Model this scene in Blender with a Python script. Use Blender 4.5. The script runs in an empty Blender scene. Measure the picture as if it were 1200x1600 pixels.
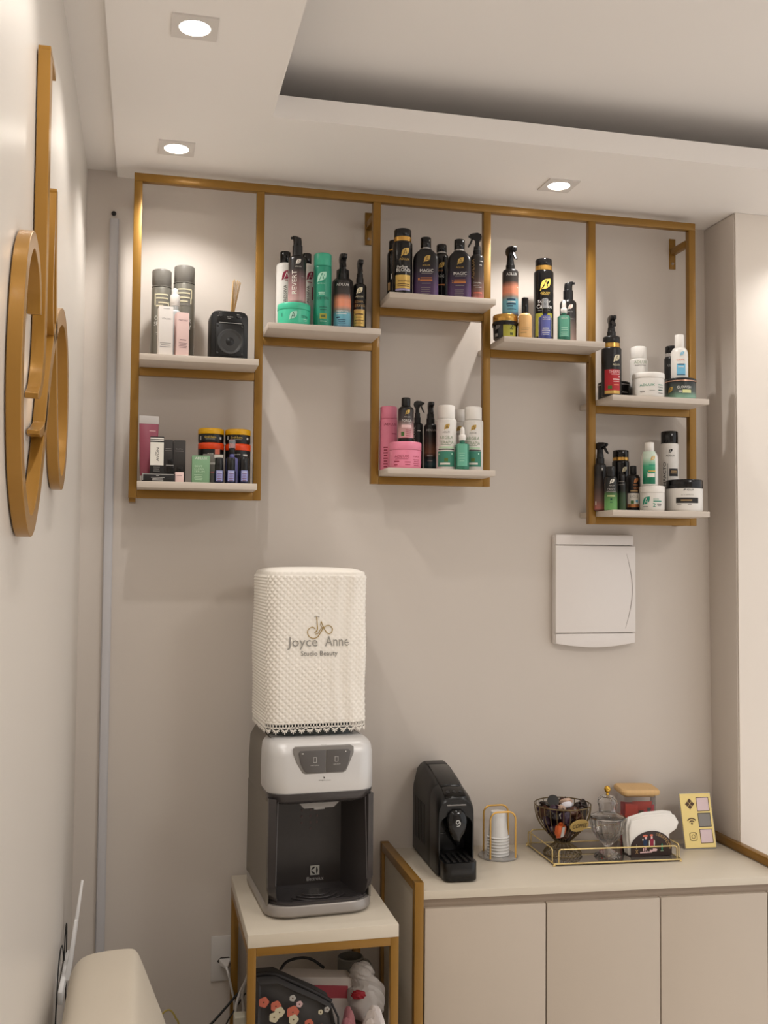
import bpy, bmesh, math, random
from mathutils import Vector, Matrix
random.seed(7)
S = bpy.context.scene
COL = S.collection
PI = math.pi
rad = math.radians

# ------------------------------------------------------------------ camera
cam_d = bpy.data.cameras.new('camera')
cam = bpy.data.objects.new('camera', cam_d); COL.objects.link(cam)
YAW, PIT, ROL, FPX = .2307, .0433, .0085, 1594.7
_f = Vector((math.sin(YAW)*math.cos(PIT), math.cos(YAW)*math.cos(PIT), math.sin(PIT)))
_r = Vector((math.cos(YAW), -math.sin(YAW), 0)); _u = _r.cross(_f)
_r2 = _r*math.cos(ROL)+_u*math.sin(ROL); _u2 = -_r*math.sin(ROL)+_u*math.cos(ROL)
m = Matrix((_r2, _u2, -_f)).transposed().to_4x4(); m.translation = Vector((.0442, -3.0, 1.7402))
cam.matrix_world = m
cam_d.sensor_fit = 'VERTICAL'; cam_d.sensor_height = 24.0; cam_d.lens = FPX/1600*24.0
cam_d.clip_start = .02
S.camera = cam

# ------------------------------------------------------------------ world, exposure, lamps
w = bpy.data.worlds.new('room_air'); S.world = w; w.use_nodes = True
w.node_tree.nodes['Background'].inputs[0].default_value = (1, .985, .975, 1)
w.node_tree.nodes['Background'].inputs[1].default_value = .70
S.view_settings.view_transform = 'Standard'; S.view_settings.look = 'None'
S.view_settings.gamma = 1; S.view_settings.use_curve_mapping = False
S.view_settings.exposure = 0.53
LAMP_SPOT = 8.0        # each recessed downlight
LAMP_PANEL = 12.0       # surface ceiling light in the middle of the room
LAMP_FILL = 80.0        # added unseen fill lamps over the open floor, whose bounce brightens the ceiling
LAMP_COL = (1, .965, .925)

# ------------------------------------------------------------------ materials
def lin(c):
    return tuple(((x/255)/12.92 if x/255 <= .04045 else ((x/255+.055)/1.055)**2.4) for x in c)
_M = {}
def mat(key, c, rough=.5, metal=0, var=.05, scale=40, bump=0, bscale=200, trans=0, ior=1.46, emis=0, alpha=1, coat=0, spec=.5, stretch=None):
    if key in _M: return _M[key]
    m = bpy.data.materials.new(key); m.use_nodes = True; nt = m.node_tree; b = nt.nodes['Principled BSDF']
    tc = nt.nodes.new('ShaderNodeTexCoord'); no = nt.nodes.new('ShaderNodeTexNoise'); no.inputs['Scale'].default_value = scale
    src = tc.outputs['Object']
    if stretch:
        mp = nt.nodes.new('ShaderNodeMapping'); mp.inputs['Scale'].default_value = stretch
        nt.links.new(src, mp.inputs[0]); src = mp.outputs[0]
    nt.links.new(src, no.inputs['Vector'])
    mx = nt.nodes.new('ShaderNodeMix'); mx.data_type = 'RGBA'
    l = lin(c); mx.inputs[6].default_value = (*[x*(1-var) for x in l], 1); mx.inputs[7].default_value = (*[min(1, x*(1+var)) for x in l], 1)
    nt.links.new(no.outputs['Fac'], mx.inputs[0]); nt.links.new(mx.outputs[2], b.inputs['Base Color'])
    b.inputs['Roughness'].default_value = rough; b.inputs['Metallic'].default_value = metal
    b.inputs['Transmission Weight'].default_value = trans; b.inputs['IOR'].default_value = ior
    b.inputs['Specular IOR Level'].default_value = spec; b.inputs['Coat Weight'].default_value = coat
    b.inputs['Alpha'].default_value = alpha
    if emis:
        b.inputs['Emission Color'].default_value = (*l, 1); b.inputs['Emission Strength'].default_value = emis
    if bump:
        n2 = nt.nodes.new('ShaderNodeTexNoise'); n2.inputs['Scale'].default_value = bscale; nt.links.new(src, n2.inputs['Vector'])
        bp = nt.nodes.new('ShaderNodeBump'); bp.inputs['Strength'].default_value = bump; bp.inputs['Distance'].default_value = .002
        nt.links.new(n2.outputs['Fac'], bp.inputs['Height']); nt.links.new(bp.outputs[0], b.inputs['Normal'])
    _M[key] = m; return m
def grad(key, stops, rough=.35, metal=0):
    """print that fades along the height of the bottle: stops = (height in metres, rgb)"""
    if key in _M: return _M[key]
    m = mat(key, (128, 128, 128), rough, metal); nt = m.node_tree; b = nt.nodes['Principled BSDF']
    tc = nt.nodes.new('ShaderNodeTexCoord'); sp = nt.nodes.new('ShaderNodeSeparateXYZ'); nt.links.new(tc.outputs['Object'], sp.inputs[0])
    mr = nt.nodes.new('ShaderNodeMapRange'); z0, z1 = stops[0][0], stops[-1][0]
    mr.inputs[1].default_value = z0; mr.inputs[2].default_value = z1; nt.links.new(sp.outputs[2], mr.inputs[0])
    cr = nt.nodes.new('ShaderNodeValToRGB'); nt.links.new(mr.outputs[0], cr.inputs[0])
    els = cr.color_ramp.elements
    for i, (z, c) in enumerate(stops):
        p = (z-z0)/(z1-z0); e = els[i] if i < 2 else els.new(p)
        e.position = p; e.color = (*lin(c), 1)
    nt.links.new(cr.outputs[0], b.inputs['Base Color']); return m
PC = dict(white=(235,233,228), paper=(226,222,212), cream=(232,222,190), lightgrey=(185,182,178), grey=(140,136,132), darkgrey=(66,62,60), palegrey=(196,192,186),
  black=(18,17,17), blackp=(30,26,24), goldp=(206,172,96), tan=(196,160,110), brown=(84,58,36), copperp=(196,128,78), silverp=(190,190,190), yellowp=(224,190,90), paleyellow=(220,220,160),
  palemint=(176,224,204), mintdark=(20,78,66), emeraldp=(40,140,112), palegreen=(186,214,182), sagep=(150,166,140), teal=(60,132,110), tealp=(26,140,112), seagreen=(104,176,150),
  green=(70,110,50), olive=(90,112,50), olived=(70,76,20), lime=(168,164,62), yellowgreen=(150,150,50), wine=(150,40,66), plum=(120,84,92), rosep=(190,120,120), palepink=(232,196,196), coral=(222,120,96),
  lilac=(150,154,206), lilacp=(170,160,200), blueprint=(104,112,186), darkblue=(28,52,84), skyp=(116,184,216), redp=(178,34,44), g_greenlabel=(60,150,110))
def pm(c):
    if c == 'g_greenlabel': return grad('g_greenlabel', [(.02,(10,110,78)),(.06,(70,165,125)),(.085,(205,222,206))])
    return mat('print_'+c, PC[c], .3 if c in('goldp','copperp','yellowp') else .5, .45 if c in('goldp','copperp') else 0, .03)
G = lambda: None
def bm_(k):
    """body materials by name"""
    D = dict(can=((134,131,122),.35,.5), cancap=((116,112,105),.4,0), whiteglass=((205,210,210),.15,0), white=((236,232,226),.35,0), whiteplastic=((226,222,216),.35,0), paperwhite=((234,228,222),.6,0),
      palepink=((232,202,196),.6,0), rose=((152,74,92),.35,0), crimp=((200,194,190),.4,0), blackcard=((24,22,22),.5,0), charcoal=((62,58,56),.6,0), blackgloss=((14,13,14),.15,0), sage=((122,160,124),.6,0),
      greycard=((120,116,108),.6,0), blackplastic=((20,19,20),.32,0), blackmatte=((28,27,27),.5,0), orange=((226,70,14),.35,0), yellow=((214,160,6),.35,0), navyglass=((20,22,52),.1,0), lilacglass=((110,112,170),.15,0),
      mint=((72,196,158),.3,0), emerald=((44,146,118),.3,0), emeraldcap=((66,172,140),.35,0), pink=((232,136,162),.35,0), gold=((206,160,84),.25,.85), silver=((190,188,186),.25,.8), rosegold=((214,170,146),.25,.8),
      peach=((236,190,128),.3,0), blueglass=((66,74,140),.12,0), seaglass=((56,122,100),.12,0))
    if k == 'clearcap': return mat('clear_plastic', (215,220,225), .12, 0, .02, trans=.75)
    g = dict(g_revert=[(0,(20,18,18)),(.012,(205,160,160)),(.05,(150,112,112)),(.10,(44,40,40)),(.138,(24,22,22))],
      g_revert2=[(0,(190,160,150)),(.045,(140,120,112)),(.09,(46,42,42)),(.14,(24,22,22))],
      g_night=[(0,(96,84,120)),(.012,(110,172,196)),(.042,(110,178,196)),(.054,(150,140,130)),(.066,(232,148,116)),(.082,(222,146,116)),(.10,(60,54,52)),(.14,(34,32,32))],
      g_night2=[(0,(16,16,18)),(.02,(52,86,92)),(.04,(40,44,46)),(.055,(120,82,62)),(.085,(60,42,36)),(.11,(20,19,19)),(.14,(18,17,17))],
      g_magic=[(0,(84,58,100)),(.03,(78,54,92)),(.075,(40,32,46)),(.10,(26,23,26)),(.14,(20,19,20))],
      g_complex=[(0,(20,18,18)),(.008,(176,104,96)),(.03,(124,92,84)),(.07,(70,58,54)),(.11,(36,33,32)),(.14,(30,28,28))],
      g_forca=[(0,(20,18,18)),(.012,(22,18,18)),(.014,(226,170,176)),(.04,(190,150,148)),(.065,(70,60,60)),(.10,(26,25,26))],
      g_glow=[(0,(150,190,170)),(.01,(120,156,136)),(.022,(74,84,78)),(.05,(34,36,36))],
      g_green=[(0,(120,180,110)),(.025,(104,160,92)),(.05,(72,110,64)),(.058,(40,40,38)),(.10,(24,24,24))],
      g_green2=[(0,(70,96,66)),(.05,(50,72,48)),(.062,(24,26,24)),(.09,(18,18,18))])
    if k in g: return grad(k, g[k], .3)
    c, r, me = D[k]; return mat('pack_'+k, c, r, me, .03)

GOLD = mat('ochre_gold_paint', (140,102,38), .38, .35, .06, 25, coat=.1)
SIGN = mat('gold_sign_paint', (162,118,48), .33, .35, .05, 12, coat=.2)
WALL = mat('wall_paint_greige', (206,197,188), .45, 0, .015, 3, bump=.04, bscale=260)
LWALL = mat('satin_left_wall_paint', (214,207,198), .3, 0, .02, 2.5, bump=.05, bscale=30)
CEIL = mat('ceiling_plaster', (238,233,228), .7, 0, .012, 4, bump=.03, bscale=180)
FLOOR = mat('porcelain_floor', (228,222,216), .25, 0, .05, 3)
OAK = mat('beige_melamine', (208,198,181), .42, 0, .02, 12, stretch=(1, 1, 6))
SHELFM = mat('beige_shelf_melamine', (201,189,176), .42, 0, .02, 12, stretch=(1, 1, 6))
DOORM = mat('beige_cabinet_front', (186,173,158), .45, 0, .025, 6)
WALL_LIT = mat('wall_paint_lit_face', (234,226,217), .45, 0, .015, 3, bump=.04, bscale=260)  # wall colour lightened to carry the light on the pilaster front
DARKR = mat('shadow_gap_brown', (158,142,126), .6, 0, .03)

# ------------------------------------------------------------------ mesh helpers
class MB:
    def __init__(s): s.v = []; s.f = []
    def add(s, vs, fs):
        o = len(s.v); s.v += [tuple(p) for p in vs]; s.f += [tuple(i+o for i in q) for q in fs]; return s
    def box(s, x0, y0, z0, x1, y1, z1):
        return s.add([(x0,y0,z0),(x1,y0,z0),(x1,y1,z0),(x0,y1,z0),(x0,y0,z1),(x1,y0,z1),(x1,y1,z1),(x0,y1,z1)],
                     [(0,3,2,1),(4,5,6,7),(0,1,5,4),(1,2,6,5),(2,3,7,6),(3,0,4,7)])
    def hexa(s, p): return s.add(p, [(0,3,2,1),(4,5,6,7),(0,1,5,4),(1,2,6,5),(2,3,7,6),(3,0,4,7)])
    def loft(s, rings, caps=True, closed=True):
        n = len(rings[0]); vs = [p for r in rings for p in r]; fs = []
        for i in range(len(rings)-1):
            for j in range(n if closed else n-1):
                k = (j+1) % n; fs.append((i*n+j, i*n+k, (i+1)*n+k, (i+1)*n+j))
        if caps: fs.append(tuple(range(n-1, -1, -1))); fs.append(tuple(range((len(rings)-1)*n, len(rings)*n)))
        return s.add(vs, fs)
    def prism(s, poly, ax, d0, d1):
        def P(a, b, d): return {'x': (d,a,b), 'y': (a,d,b), 'z': (a,b,d)}[ax]
        return s.loft([[P(a,b,d0) for a,b in poly], [P(a,b,d1) for a,b in poly]])
    def lathe(s, prof, n=28, cx=0, cy=0, cz=0, sx=1, sy=1, lob=0, amp=0):
        rings = []
        for r, z in prof:
            r = max(r, 1e-5)
            rings.append([(cx+sx*r*(1+amp*math.cos(lob*2*PI*j/n))*math.cos(2*PI*j/n), cy+sy*r*(1+amp*math.cos(lob*2*PI*j/n))*math.sin(2*PI*j/n), cz+z) for j in range(n)])
        return s.loft(rings)
    def tube(s, pts, r, n=8, closed=False):
        pts = [Vector(p) for p in pts]; m = len(pts); rings = []
        up = Vector((0,0,1)); prev = None
        for i, p in enumerate(pts):
            if closed: t = (pts[(i+1) % m]-pts[i-1])
            else: t = pts[min(i+1, m-1)]-pts[max(i-1, 0)]
            t.normalize()
            a = prev if prev is not None else (up if abs(t.z) < .9 else Vector((1,0,0)))
            a = (a - t*a.dot(t)); a = a.normalized() if a.length > 1e-6 else t.orthogonal().normalized()
            b = t.cross(a); prev = a
            rr = r[i] if isinstance(r, (list, tuple)) else r
            rings.append([tuple(p+a*rr*math.cos(2*PI*j/n)+b*rr*math.sin(2*PI*j/n)) for j in range(n)])
        if closed: rings.append(rings[0]); return s.loft(rings, caps=False)
        return s.loft(rings)
    def xf(s, M):
        s.v = [tuple(M @ Vector(p)) for p in s.v]; return s
    def build(s, name, m, parent=None, smooth=40, bev=0, seg=2, loc=None, rot=None):
        me = bpy.data.meshes.new(name)
        bm = bmesh.new(); vs = [bm.verts.new(p) for p in s.v]
        for q in s.f:
            if len(set(q)) >= 3:
                try: bm.faces.new([vs[i] for i in q])
                except ValueError: pass
        bmesh.ops.remove_doubles(bm, verts=bm.verts, dist=1e-6)
        bmesh.ops.recalc_face_normals(bm, faces=bm.faces)
        if bev:
            es = [e for e in bm.edges if len(e.link_faces) == 2 and e.calc_face_angle(0) > .6]
            bmesh.ops.bevel(bm, geom=es, offset=bev, segments=seg, affect='EDGES', profile=.5, clamp_overlap=True)
        bm.to_mesh(me); bm.free()
        me.materials.append(m)
        if smooth: me.shade_smooth(); me.set_sharp_from_angle(angle=rad(smooth))
        o = bpy.data.objects.new(name, me); COL.objects.link(o)
        if parent: o.parent = parent
        if loc: o.location = loc
        if rot: o.rotation_euler = rot
        return o
def tag(o, label, cat, group=None):
    o['label'] = label; o['category'] = cat
    if group: o['group'] = group
    return o
def thing(name, label, cat, loc=(0,0,0), rotz=0, group=None):
    o = bpy.data.objects.new(name, None); COL.objects.link(o); o.empty_display_size = .03
    o.location = loc; o.rotation_euler = (0, 0, rotz); return tag(o, label, cat, group)
def struct(name, mb, m, bev=0, smooth=0):
    o = mb.build(name, m, None, smooth, bev); o['kind'] = 'structure'; return o
def rrect(hx, hy, r, z, cx=0, cy=0, n=5, tz=0):
    out = []
    for sx, sy, a0 in ((1,1,0),(-1,1,90),(-1,-1,180),(1,-1,270)):
        for k in range(n+1):
            a = rad(a0+90*k/n); out.append((cx+sx*(hx-r)+r*math.cos(a), cy+sy*(hy-r)+r*math.sin(a), z))
    return out
def arc(cx, cy, r, a0, a1, n): return [(cx+r*math.cos(rad(a0+(a1-a0)*i/n)), cy+r*math.sin(rad(a0+(a1-a0)*i/n))) for i in range(n+1)]

# ---- print: lettering, leaves and blocks laid on the surface of a pack
_TXT = {}
def text_poly(t):
    if t in _TXT: return _TXT[t]
    c = bpy.data.curves.new('txt', 'FONT'); c.body = t; c.resolution_u = 2
    o = bpy.data.objects.new('txt', c); COL.objects.link(o)
    dg = bpy.context.evaluated_depsgraph_get(); me = bpy.data.meshes.new_from_object(o.evaluated_get(dg))
    vs = [(v.co.x, v.co.y) for v in me.vertices]; fs = [tuple(p.vertices) for p in me.polygons]
    x0 = min(v[0] for v in vs); x1 = max(v[0] for v in vs); y0 = min(v[1] for v in vs); y1 = max(v[1] for v in vs)
    vs = [((x-x0)/(x1-x0)-.5, (y-y0)/max(1e-6, y1-y0)-.5) for x, y in vs]
    bpy.data.objects.remove(o); bpy.data.meshes.remove(me); bpy.data.curves.remove(c)
    _TXT[t] = (vs, fs); return _TXT[t]
LEAF = [(-.5,-.52),(-.44,-.3),(-.42,-.05),(-.36,.15),(-.24,.32),(-.05,.43),(.2,.47),(.46,.5),(.47,.28),(.43,.05),(.34,-.14),(.18,-.28),(-.02,-.35),(-.2,-.35),(-.34,-.36),(-.42,-.46)]
def stroke(a, b, w):
    dx, dy = b[0]-a[0], b[1]-a[1]; L = math.hypot(dx, dy); nx, ny = -dy/L*w/2, dx/L*w/2
    return [(a[0]+nx,a[1]+ny),(a[0]-nx,a[1]-ny),(b[0]-nx,b[1]-ny),(b[0]+nx,b[1]+ny)]
def prints(marks, surf, parent):
    """surf(u, z, eps) -> point on the pack's surface"""
    out = {}
    def mb(n, c): return out.setdefault((n, c), MB())
    for i, mk in enumerate(marks):
        e = .0004+i*.00004
        if mk[0] == 'T':
            _, t, u, z, wd, h, c, v = mk
            vs, fs = text_poly(t); e += .0004
            pts = [((-y*h+u, x*wd+z) if v else (x*wd+u, y*h+z)) for x, y in vs]
            mb('lettering', c).add([surf(a, b, e) for a, b in pts], fs)
        elif mk[0] == 'L':
            _, u, z, h, c, c2 = mk; e += .0004
            wd = h*.92
            pts = [(x*wd+u, y*h+z) for x, y in LEAF]
            mb('leaf_emblem', c).add([surf(u, z, e)]+[surf(a, b, e) for a, b in pts], [(0, k+1, (k+1) % len(pts)+1) for k in range(len(pts))])
            for a, b in (((-.22,-.3),(.03,.34)),((.03,.34),(.22,-.26)),((-.16,-.1),(.18,-.1))):
                q = stroke(a, b, .055); mb('emblem_letter', c2).add([surf(x*wd+u, y*h+z, e+.0003) for x, y in q], [(0,1,2,3)])
        elif mk[0] == 'E':
            _, u, z, wd, h, c = mk; e += .0004
            mb('painted_figure', c).add([surf(u+wd/2*math.cos(2*PI*k/14), z+h/2*math.sin(2*PI*k/14), e) for k in range(14)], [tuple(range(14))])
        else:
            _, u, z, wd, h, c = mk
            if h < .003 and wd < .05: e += .0004
            n = max(1, min(12, int(wd/.003)))
            vs = []; 
            for k in range(n+1):
                a = u-wd/2+wd*k/n; vs += [surf(a, z-h/2, e), surf(a, z+h/2, e)]
            b = out.setdefault(('label_print', c, i) if h > .0045 else ('fine_print', c), MB()); b.add(vs, [(2*k, 2*k+2, 2*k+3, 2*k+1) for k in range(n)])
    for key, b in out.items(): b.build(key[0], pm(key[1]), parent, 0)
def cyl_surf(R): return lambda u, z, e: ((R+e)*math.sin(u/R), -(R+e)*math.cos(u/R), z)
def flat_surf(y): return lambda u, z, e: (u, y-e, z)

# ------------------------------------------------------------------ the room
XL, SOF = -.132, 2.826
struct('floor', MB().box(-.3,-5.4,-.1,3.6,.2,0), FLOOR)
struct('wall_back', MB().box(-.3,0,0,3.6,.15,3.25), WALL)
struct('wall_left', MB().box(-.3,-5.4,0,XL,0,3.25), LWALL)
c0, c1 = (1.826,-.172), (1.858,-.132)      # the pilaster leans a little: top and foot of its corner
struct('wall_right', MB().hexa([(c1[0],c1[1],0),(3.4,c1[1],0),(3.4,.02,0),(c1[0],.02,0),(c0[0],c0[1],SOF),(3.4,c0[1],SOF),(3.4,.02,SOF),(c0[0],.02,SOF)]), WALL, bev=.006, smooth=40)
struct('wall_right_lit_face', MB().hexa([(c1[0]+.004,c1[1]-.006,0),(3.4,c1[1]-.006,0),(3.4,c1[1],0),(c1[0]+.004,c1[1],0),(c0[0]+.004,c0[1]-.006,SOF),(3.4,c0[1]-.006,SOF),(3.4,c0[1],SOF),(c0[0]+.004,c0[1],SOF)]), WALL_LIT, bev=.002, smooth=40)  # thin facing added so the pilaster front looks brightly lit by its colour
struct('wall_front', MB().box(-.3,-5.4,0,3.4,-5.2,3.25), WALL)
OX, OY, LIP = .336, -.516, .057
soff = MB()
soff.box(-.05,-5.2,SOF,OX,0,SOF+LIP); soff.box(OX,OY,SOF,3.2,0,SOF+LIP)
struct('ceiling', soff, CEIL)
struct('trim_1', MB().box(XL,-5.2,2.842,-.05,0,2.86), CEIL)
struct('trim_2', MB().box(XL,-5.2,2.98,3.2,0,3.08), CEIL)
struct('trim_3', MB().box(-.06,-5.2,SOF+LIP,-.05,0,2.98).box(-.05,-.06,SOF+LIP,3.2,-.04,2.98), CEIL)

# recessed square downlights
LENS = mat('lamp_lens', (255,246,232), .4, 0, 0, emis=14)
PLATE = mat('lamp_plate_white', (214,208,202), .5, 0, .02)
def downlight(x, y, label, power=LAMP_SPOT, z=SOF, cone=128):
    t = thing('downlight', label, 'ceiling light', (x,y,z), 0, 'recessed downlights in the plaster soffit')
    f = MB(); h = .047; r = .032
    ring = arc(0,0,r,0,360,32)[:-1]; n = 32
    sq = []
    for k in range(n):
        a = 2*PI*k/n; c, s_ = math.cos(a), math.sin(a); q = h/max(abs(c), abs(s_)); sq.append((q*c, q*s_))
    f.loft([[(a,b,0) for a,b in sq],[(a,b,-.004) for a,b in sq],[(a,b,-.004) for a,b in ring],[(a,b,0) for a,b in ring]], caps=False)
    f.build('plate', PLATE, t, 30)
    MB().lathe([(0,-.0015),(r*.99,-.0015),(r*.99,-.0005),(0,-.0005)], 32).build('lens', LENS, t, 30)
    l = bpy.data.lights.new('lamp', 'SPOT'); l.energy = power; l.spot_size = rad(cone); l.spot_blend = .55; l.shadow_soft_size = .020; l.color = LAMP_COL
    o = bpy.data.objects.new('lamp', l); COL.objects.link(o); o.parent = t; o.location = (0,0,-.012)
    return t
downlight(.127,-.908,'square downlight nearest the camera, by the opening in the ceiling')
downlight(.110,-.260,'square downlight above the top left shelf with the grey spray cans')
downlight(1.203,-.261,'square downlight above the fourth shelf at the right')
downlight(.127,-1.62,'square downlight out of view over the sofa')
downlight(.127,-2.35,'square downlight out of view beside the camera')
downlight(2.10,-.40,'square downlight out of view past the pilaster', LAMP_SPOT*.6)
downlight(1.15,-1.9,'added square fill light out of view over the open floor, front left',LAMP_FILL*.1,2.98,76)  # this and the next three are added fill lamps, never seen
downlight(2.25,-1.9,'added square fill light out of view over the open floor, front right',LAMP_FILL,2.98,76)
downlight(1.15,-3.6,'added square fill light out of view over the open floor, rear left',LAMP_FILL*.3,2.98,76)
downlight(2.25,-3.6,'added square fill light out of view over the open floor, rear right',LAMP_FILL,2.98,76)
# a flush ceiling panel behind the camera
t = thing('ceiling_panel_light','square flush ceiling light out of view behind the camera','ceiling light',(2.0,-2.6,2.98))
MB().box(-.3,-.3,-.03,.3,.3,0).build('housing', PLATE, t, 0, .004)
MB().box(-.28,-.28,-.034,.28,.28,-.03).build('diffuser', mat('panel_diffuser',(255,246,236),.5,0,0,emis=3), t, 0)
l = bpy.data.lights.new('panel','AREA'); l.energy = LAMP_PANEL; l.size = .56; l.color = (1,.97,.94)
o = bpy.data.objects.new('panel', l); COL.objects.link(o); o.parent = t; o.location = (0,0,-.04)

# ------------------------------------------------------------------ gold wall shelving
W, T = .3405, .0228
FY0, FY1 = -.12, -.098
ZT = 2.801
t = thing('wall_shelving','ochre gold square tube shelving of five bays with beige shelf boards, hung on the wall','shelf',(0,0,0))
def tube_box(x0,z0,x1,z1): MB().box(x0,FY0,z0,x1,FY1,z1).build('bar' if x1-x0 > z1-z0 else 'post', GOLD, t, 40, .0016)
botz = [1.8945,1.8945,1.9495,1.9495,1.843,1.843]
tube_box(0,ZT-T,5*W+T,ZT)
for k in range(6): tube_box(k*W,botz[k],k*W+T,ZT-T)
SHELF_Z = [(0,2.257),(0,1.917),(1,2.361),(2,2.468),(2,1.972),(3,2.362),(4,2.207),(4,1.866)]
for k, z in SHELF_Z:
    tube_box(k*W+T, z-T, (k+1)*W, z)
    MB().box(k*W+T+.0006,-.235,z,(k+1)*W-.0006,-.001,z+.0165).build('shelf', SHELFM, t, 40, .0008)
def bracket(x, z, h=.10):
    MB().box(x-.011,-.004,z-h/2,x+.011,0,z+h/2).build('wall_plate', GOLD, t, 40, .001)
    MB().box(x-.009,FY1,z-.004,x+.009,-.004,z+.016).build('arm', GOLD, t, 40, .001)
    MB().lathe([(0,0),(.005,0),(.004,.003),(0,.0035)],12).xf(Matrix.Translation((x,-.004,z-h*.32)) @ Matrix.Rotation(PI/2,4,'X')).build('screw', DARKR, t, 40)
bracket(5*W+T/2-.004, 2.735); bracket(T/2, 2.735); bracket(2*W+T/2, 2.735)
MB().box(.001,FY1,1.885,.019,-.002,1.903).build('arm', GOLD, t, 40, .001); MB().box(5*W+.002,FY1,1.8445,5*W+.02,-.002,1.8625).build('arm', GOLD, t, 40, .001)

# ------------------------------------------------------------------ wall fittings
DUCT = mat('grey_white_plastic', (196,194,196), .5, 0, .02)
t = thing('cable_raceway','slim pale grey cable duct running up the wall left of the shelving','cable duct',(-.055,0,0))
MB().box(-.0125,-.008,.03,.0125,0,2.702).build('base', DUCT, t, 40, .001)
MB().box(-.0105,-.012,.03,.0105,-.008,2.702).build('cover', DUCT, t, 40, .0015)
tag(MB().lathe([(0,0),(.006,0),(.007,.004),(.004,.010),(0,.011)],14).build('wire_stub', mat('black_wire',(24,22,22),.5), None, 40, loc=(-.057,0,2.718), rot=(PI/2,0,0)), 'small black wire stub in the wall above the pale grey cable duct', 'wire')

PANEL = mat('breaker_white', (228,222,218), .35, 0, .01)
t = thing('breaker_panel','white electrical breaker panel cover on the wall under the right shelves','breaker panel',(1.4255,0,1.64))
MB().box(-.135,-.020,-.168,.135,0,.172).build('backbox', PANEL, t, 40, .004)
MB().box(-.133,-.030,.141,.130,-.019,.173).build('top_strip', PANEL, t, 40, .003)
MB().box(-.135,-.033,-.133,.136,-.019,.139).build('door', PANEL, t, 40, .003)
pl = [(-.133,-.136),(.134,-.136),(.134,-.166)]+[(.134-.267*k/10,-.166-.013*math.sin(PI*k/10)) for k in range(1,10)]+[(-.133,-.166)]
MB().prism(pl,'y',-.031,-.019).build('bottom_strip', PANEL, t, 40, .002)
gp = [(.104+.022*math.sin(PI*k/16)-.004*(k/16), -.0334, .115-.235*k/16) for k in range(17)]
MB().tube(gp,[.0003+.0011*math.sin(PI*k/16) for k in range(17)],6).build('finger_groove', mat('groove_grey',(168,160,158),.5), t, 40)

t = thing('wall_outlet','white wall outlet plate low on the wall left of the gold framed table','outlet',(.2905,0,.588))
PLW = mat('outlet_white', (206,202,198), .4, 0, .02)
MB().box(-.039,-.008,-.063,.039,0,.063).build('cover_plate', PLW, t, 40, .003)
hexp = [(.022*math.cos(rad(a))*1.0,.012*math.sin(rad(a))-.006) for a in (0,60,120,180,240,300)]
MB().prism(hexp,'y',-.0095,-.007).build('socket', mat('outlet_hole',(70,66,62),.5), t, 40)
t = thing('power_plug','white plug pushed into the low wall outlet','plug',(.292,-.008,.580))
MB().loft([rrect(.017,.009,.004,0),rrect(.016,.0085,.004,.012),rrect(.009,.007,.004,.028),rrect(.004,.004,.002,.045)]).xf(Matrix.Rotation(PI/2,4,'X')).build('plug_body', PLW, t, 40)
MB().tube([(0,-.043,0),(.004,-.055,-.012),(.013,-.05,-.05),(.024,-.04,-.10),(.026,-.04,-.2),(.03,-.05,-.38),(.04,-.07,-.55)],.0032,8).build('cord', PLW, t, 40)

# ------------------------------------------------------------------ gold monogram on the left wall
t = thing('wall_monogram','large gold JA monogram letters mounted on the left wall','wall sign',(XL,-1.2,2.15))
def ribbon(pts, w, name, d0=.002, d1=.021):
    """pts in (y, z) on the wall; w = width(s) of the flat letter stroke; it stands d1 proud of the wall"""
    P = [Vector((a+1.2, b-2.15)) for a, b in pts]; n = len(P); rings = []
    for i, p in enumerate(P):
        tg = (P[min(i+1,n-1)]-P[max(i-1,0)]).normalized(); nn = Vector((-tg.y, tg.x)); ww = (w[i] if isinstance(w, list) else w)/2
        a, b = p+nn*ww, p-nn*ww
        rings.append([(d0,a.x,a.y),(d1,a.x,a.y),(d1,b.x,b.y),(d0,b.x,b.y)])
    MB().loft(rings).build(name, SIGN, t, 35, .0008, 1)
def spline(ctrl, n=14):
    out = []; m = len(ctrl)
    for i in range(m-1):
        p0, p1, p2, p3 = [Vector(ctrl[max(0,min(m-1,j))]) for j in (i-1,i,i+1,i+2)]
        for k in range(n):
            s_ = k/n; out.append(.5*((2*p1)+(-p0+p2)*s_+(2*p0-5*p1+4*p2-p3)*s_*s_+(-p0+3*p1-3*p2+p3)*s_**3))
    out.append(Vector(ctrl[-1])); return [tuple(p) for p in out]
loop = [(-1.415,2.095),(-1.425,2.135),(-1.47,2.168),(-1.535,2.172),(-1.60,2.11),(-1.628,1.98),(-1.60,1.86),(-1.53,1.79),(-1.46,1.782),(-1.385,1.83),(-1.32,1.91),(-1.26,2.01),(-1.18,2.10),(-1.08,2.165),(-.97,2.185),(-.885,2.14),(-.845,2.04),(-.865,1.94),(-.92,1.885),(-.99,1.878),(-1.05,1.92),(-1.10,2.02),(-1.15,2.16),(-1.195,2.36)]
L2 = spline(loop, 8); nn = len(L2)
ribbon(L2, [.020+.012*math.sin(PI*i/(nn-1)) for i in range(nn)], 'loop_stroke')
J = spline([(-1.345,2.525),(-1.342,2.35),(-1.338,2.15),(-1.345,2.05),(-1.385,1.99),(-1.43,1.972)], 10); nn = len(J)
ribbon(J, [.034 if i < nn*.6 else .034-.026*(i/(nn-1)-.6)/.4 for i in range(nn)], 'letter_stem')
ribbon([(-1.36,2.526),(-1.31,2.527),(-1.265,2.525)], .012, 'letter_serif')
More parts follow.
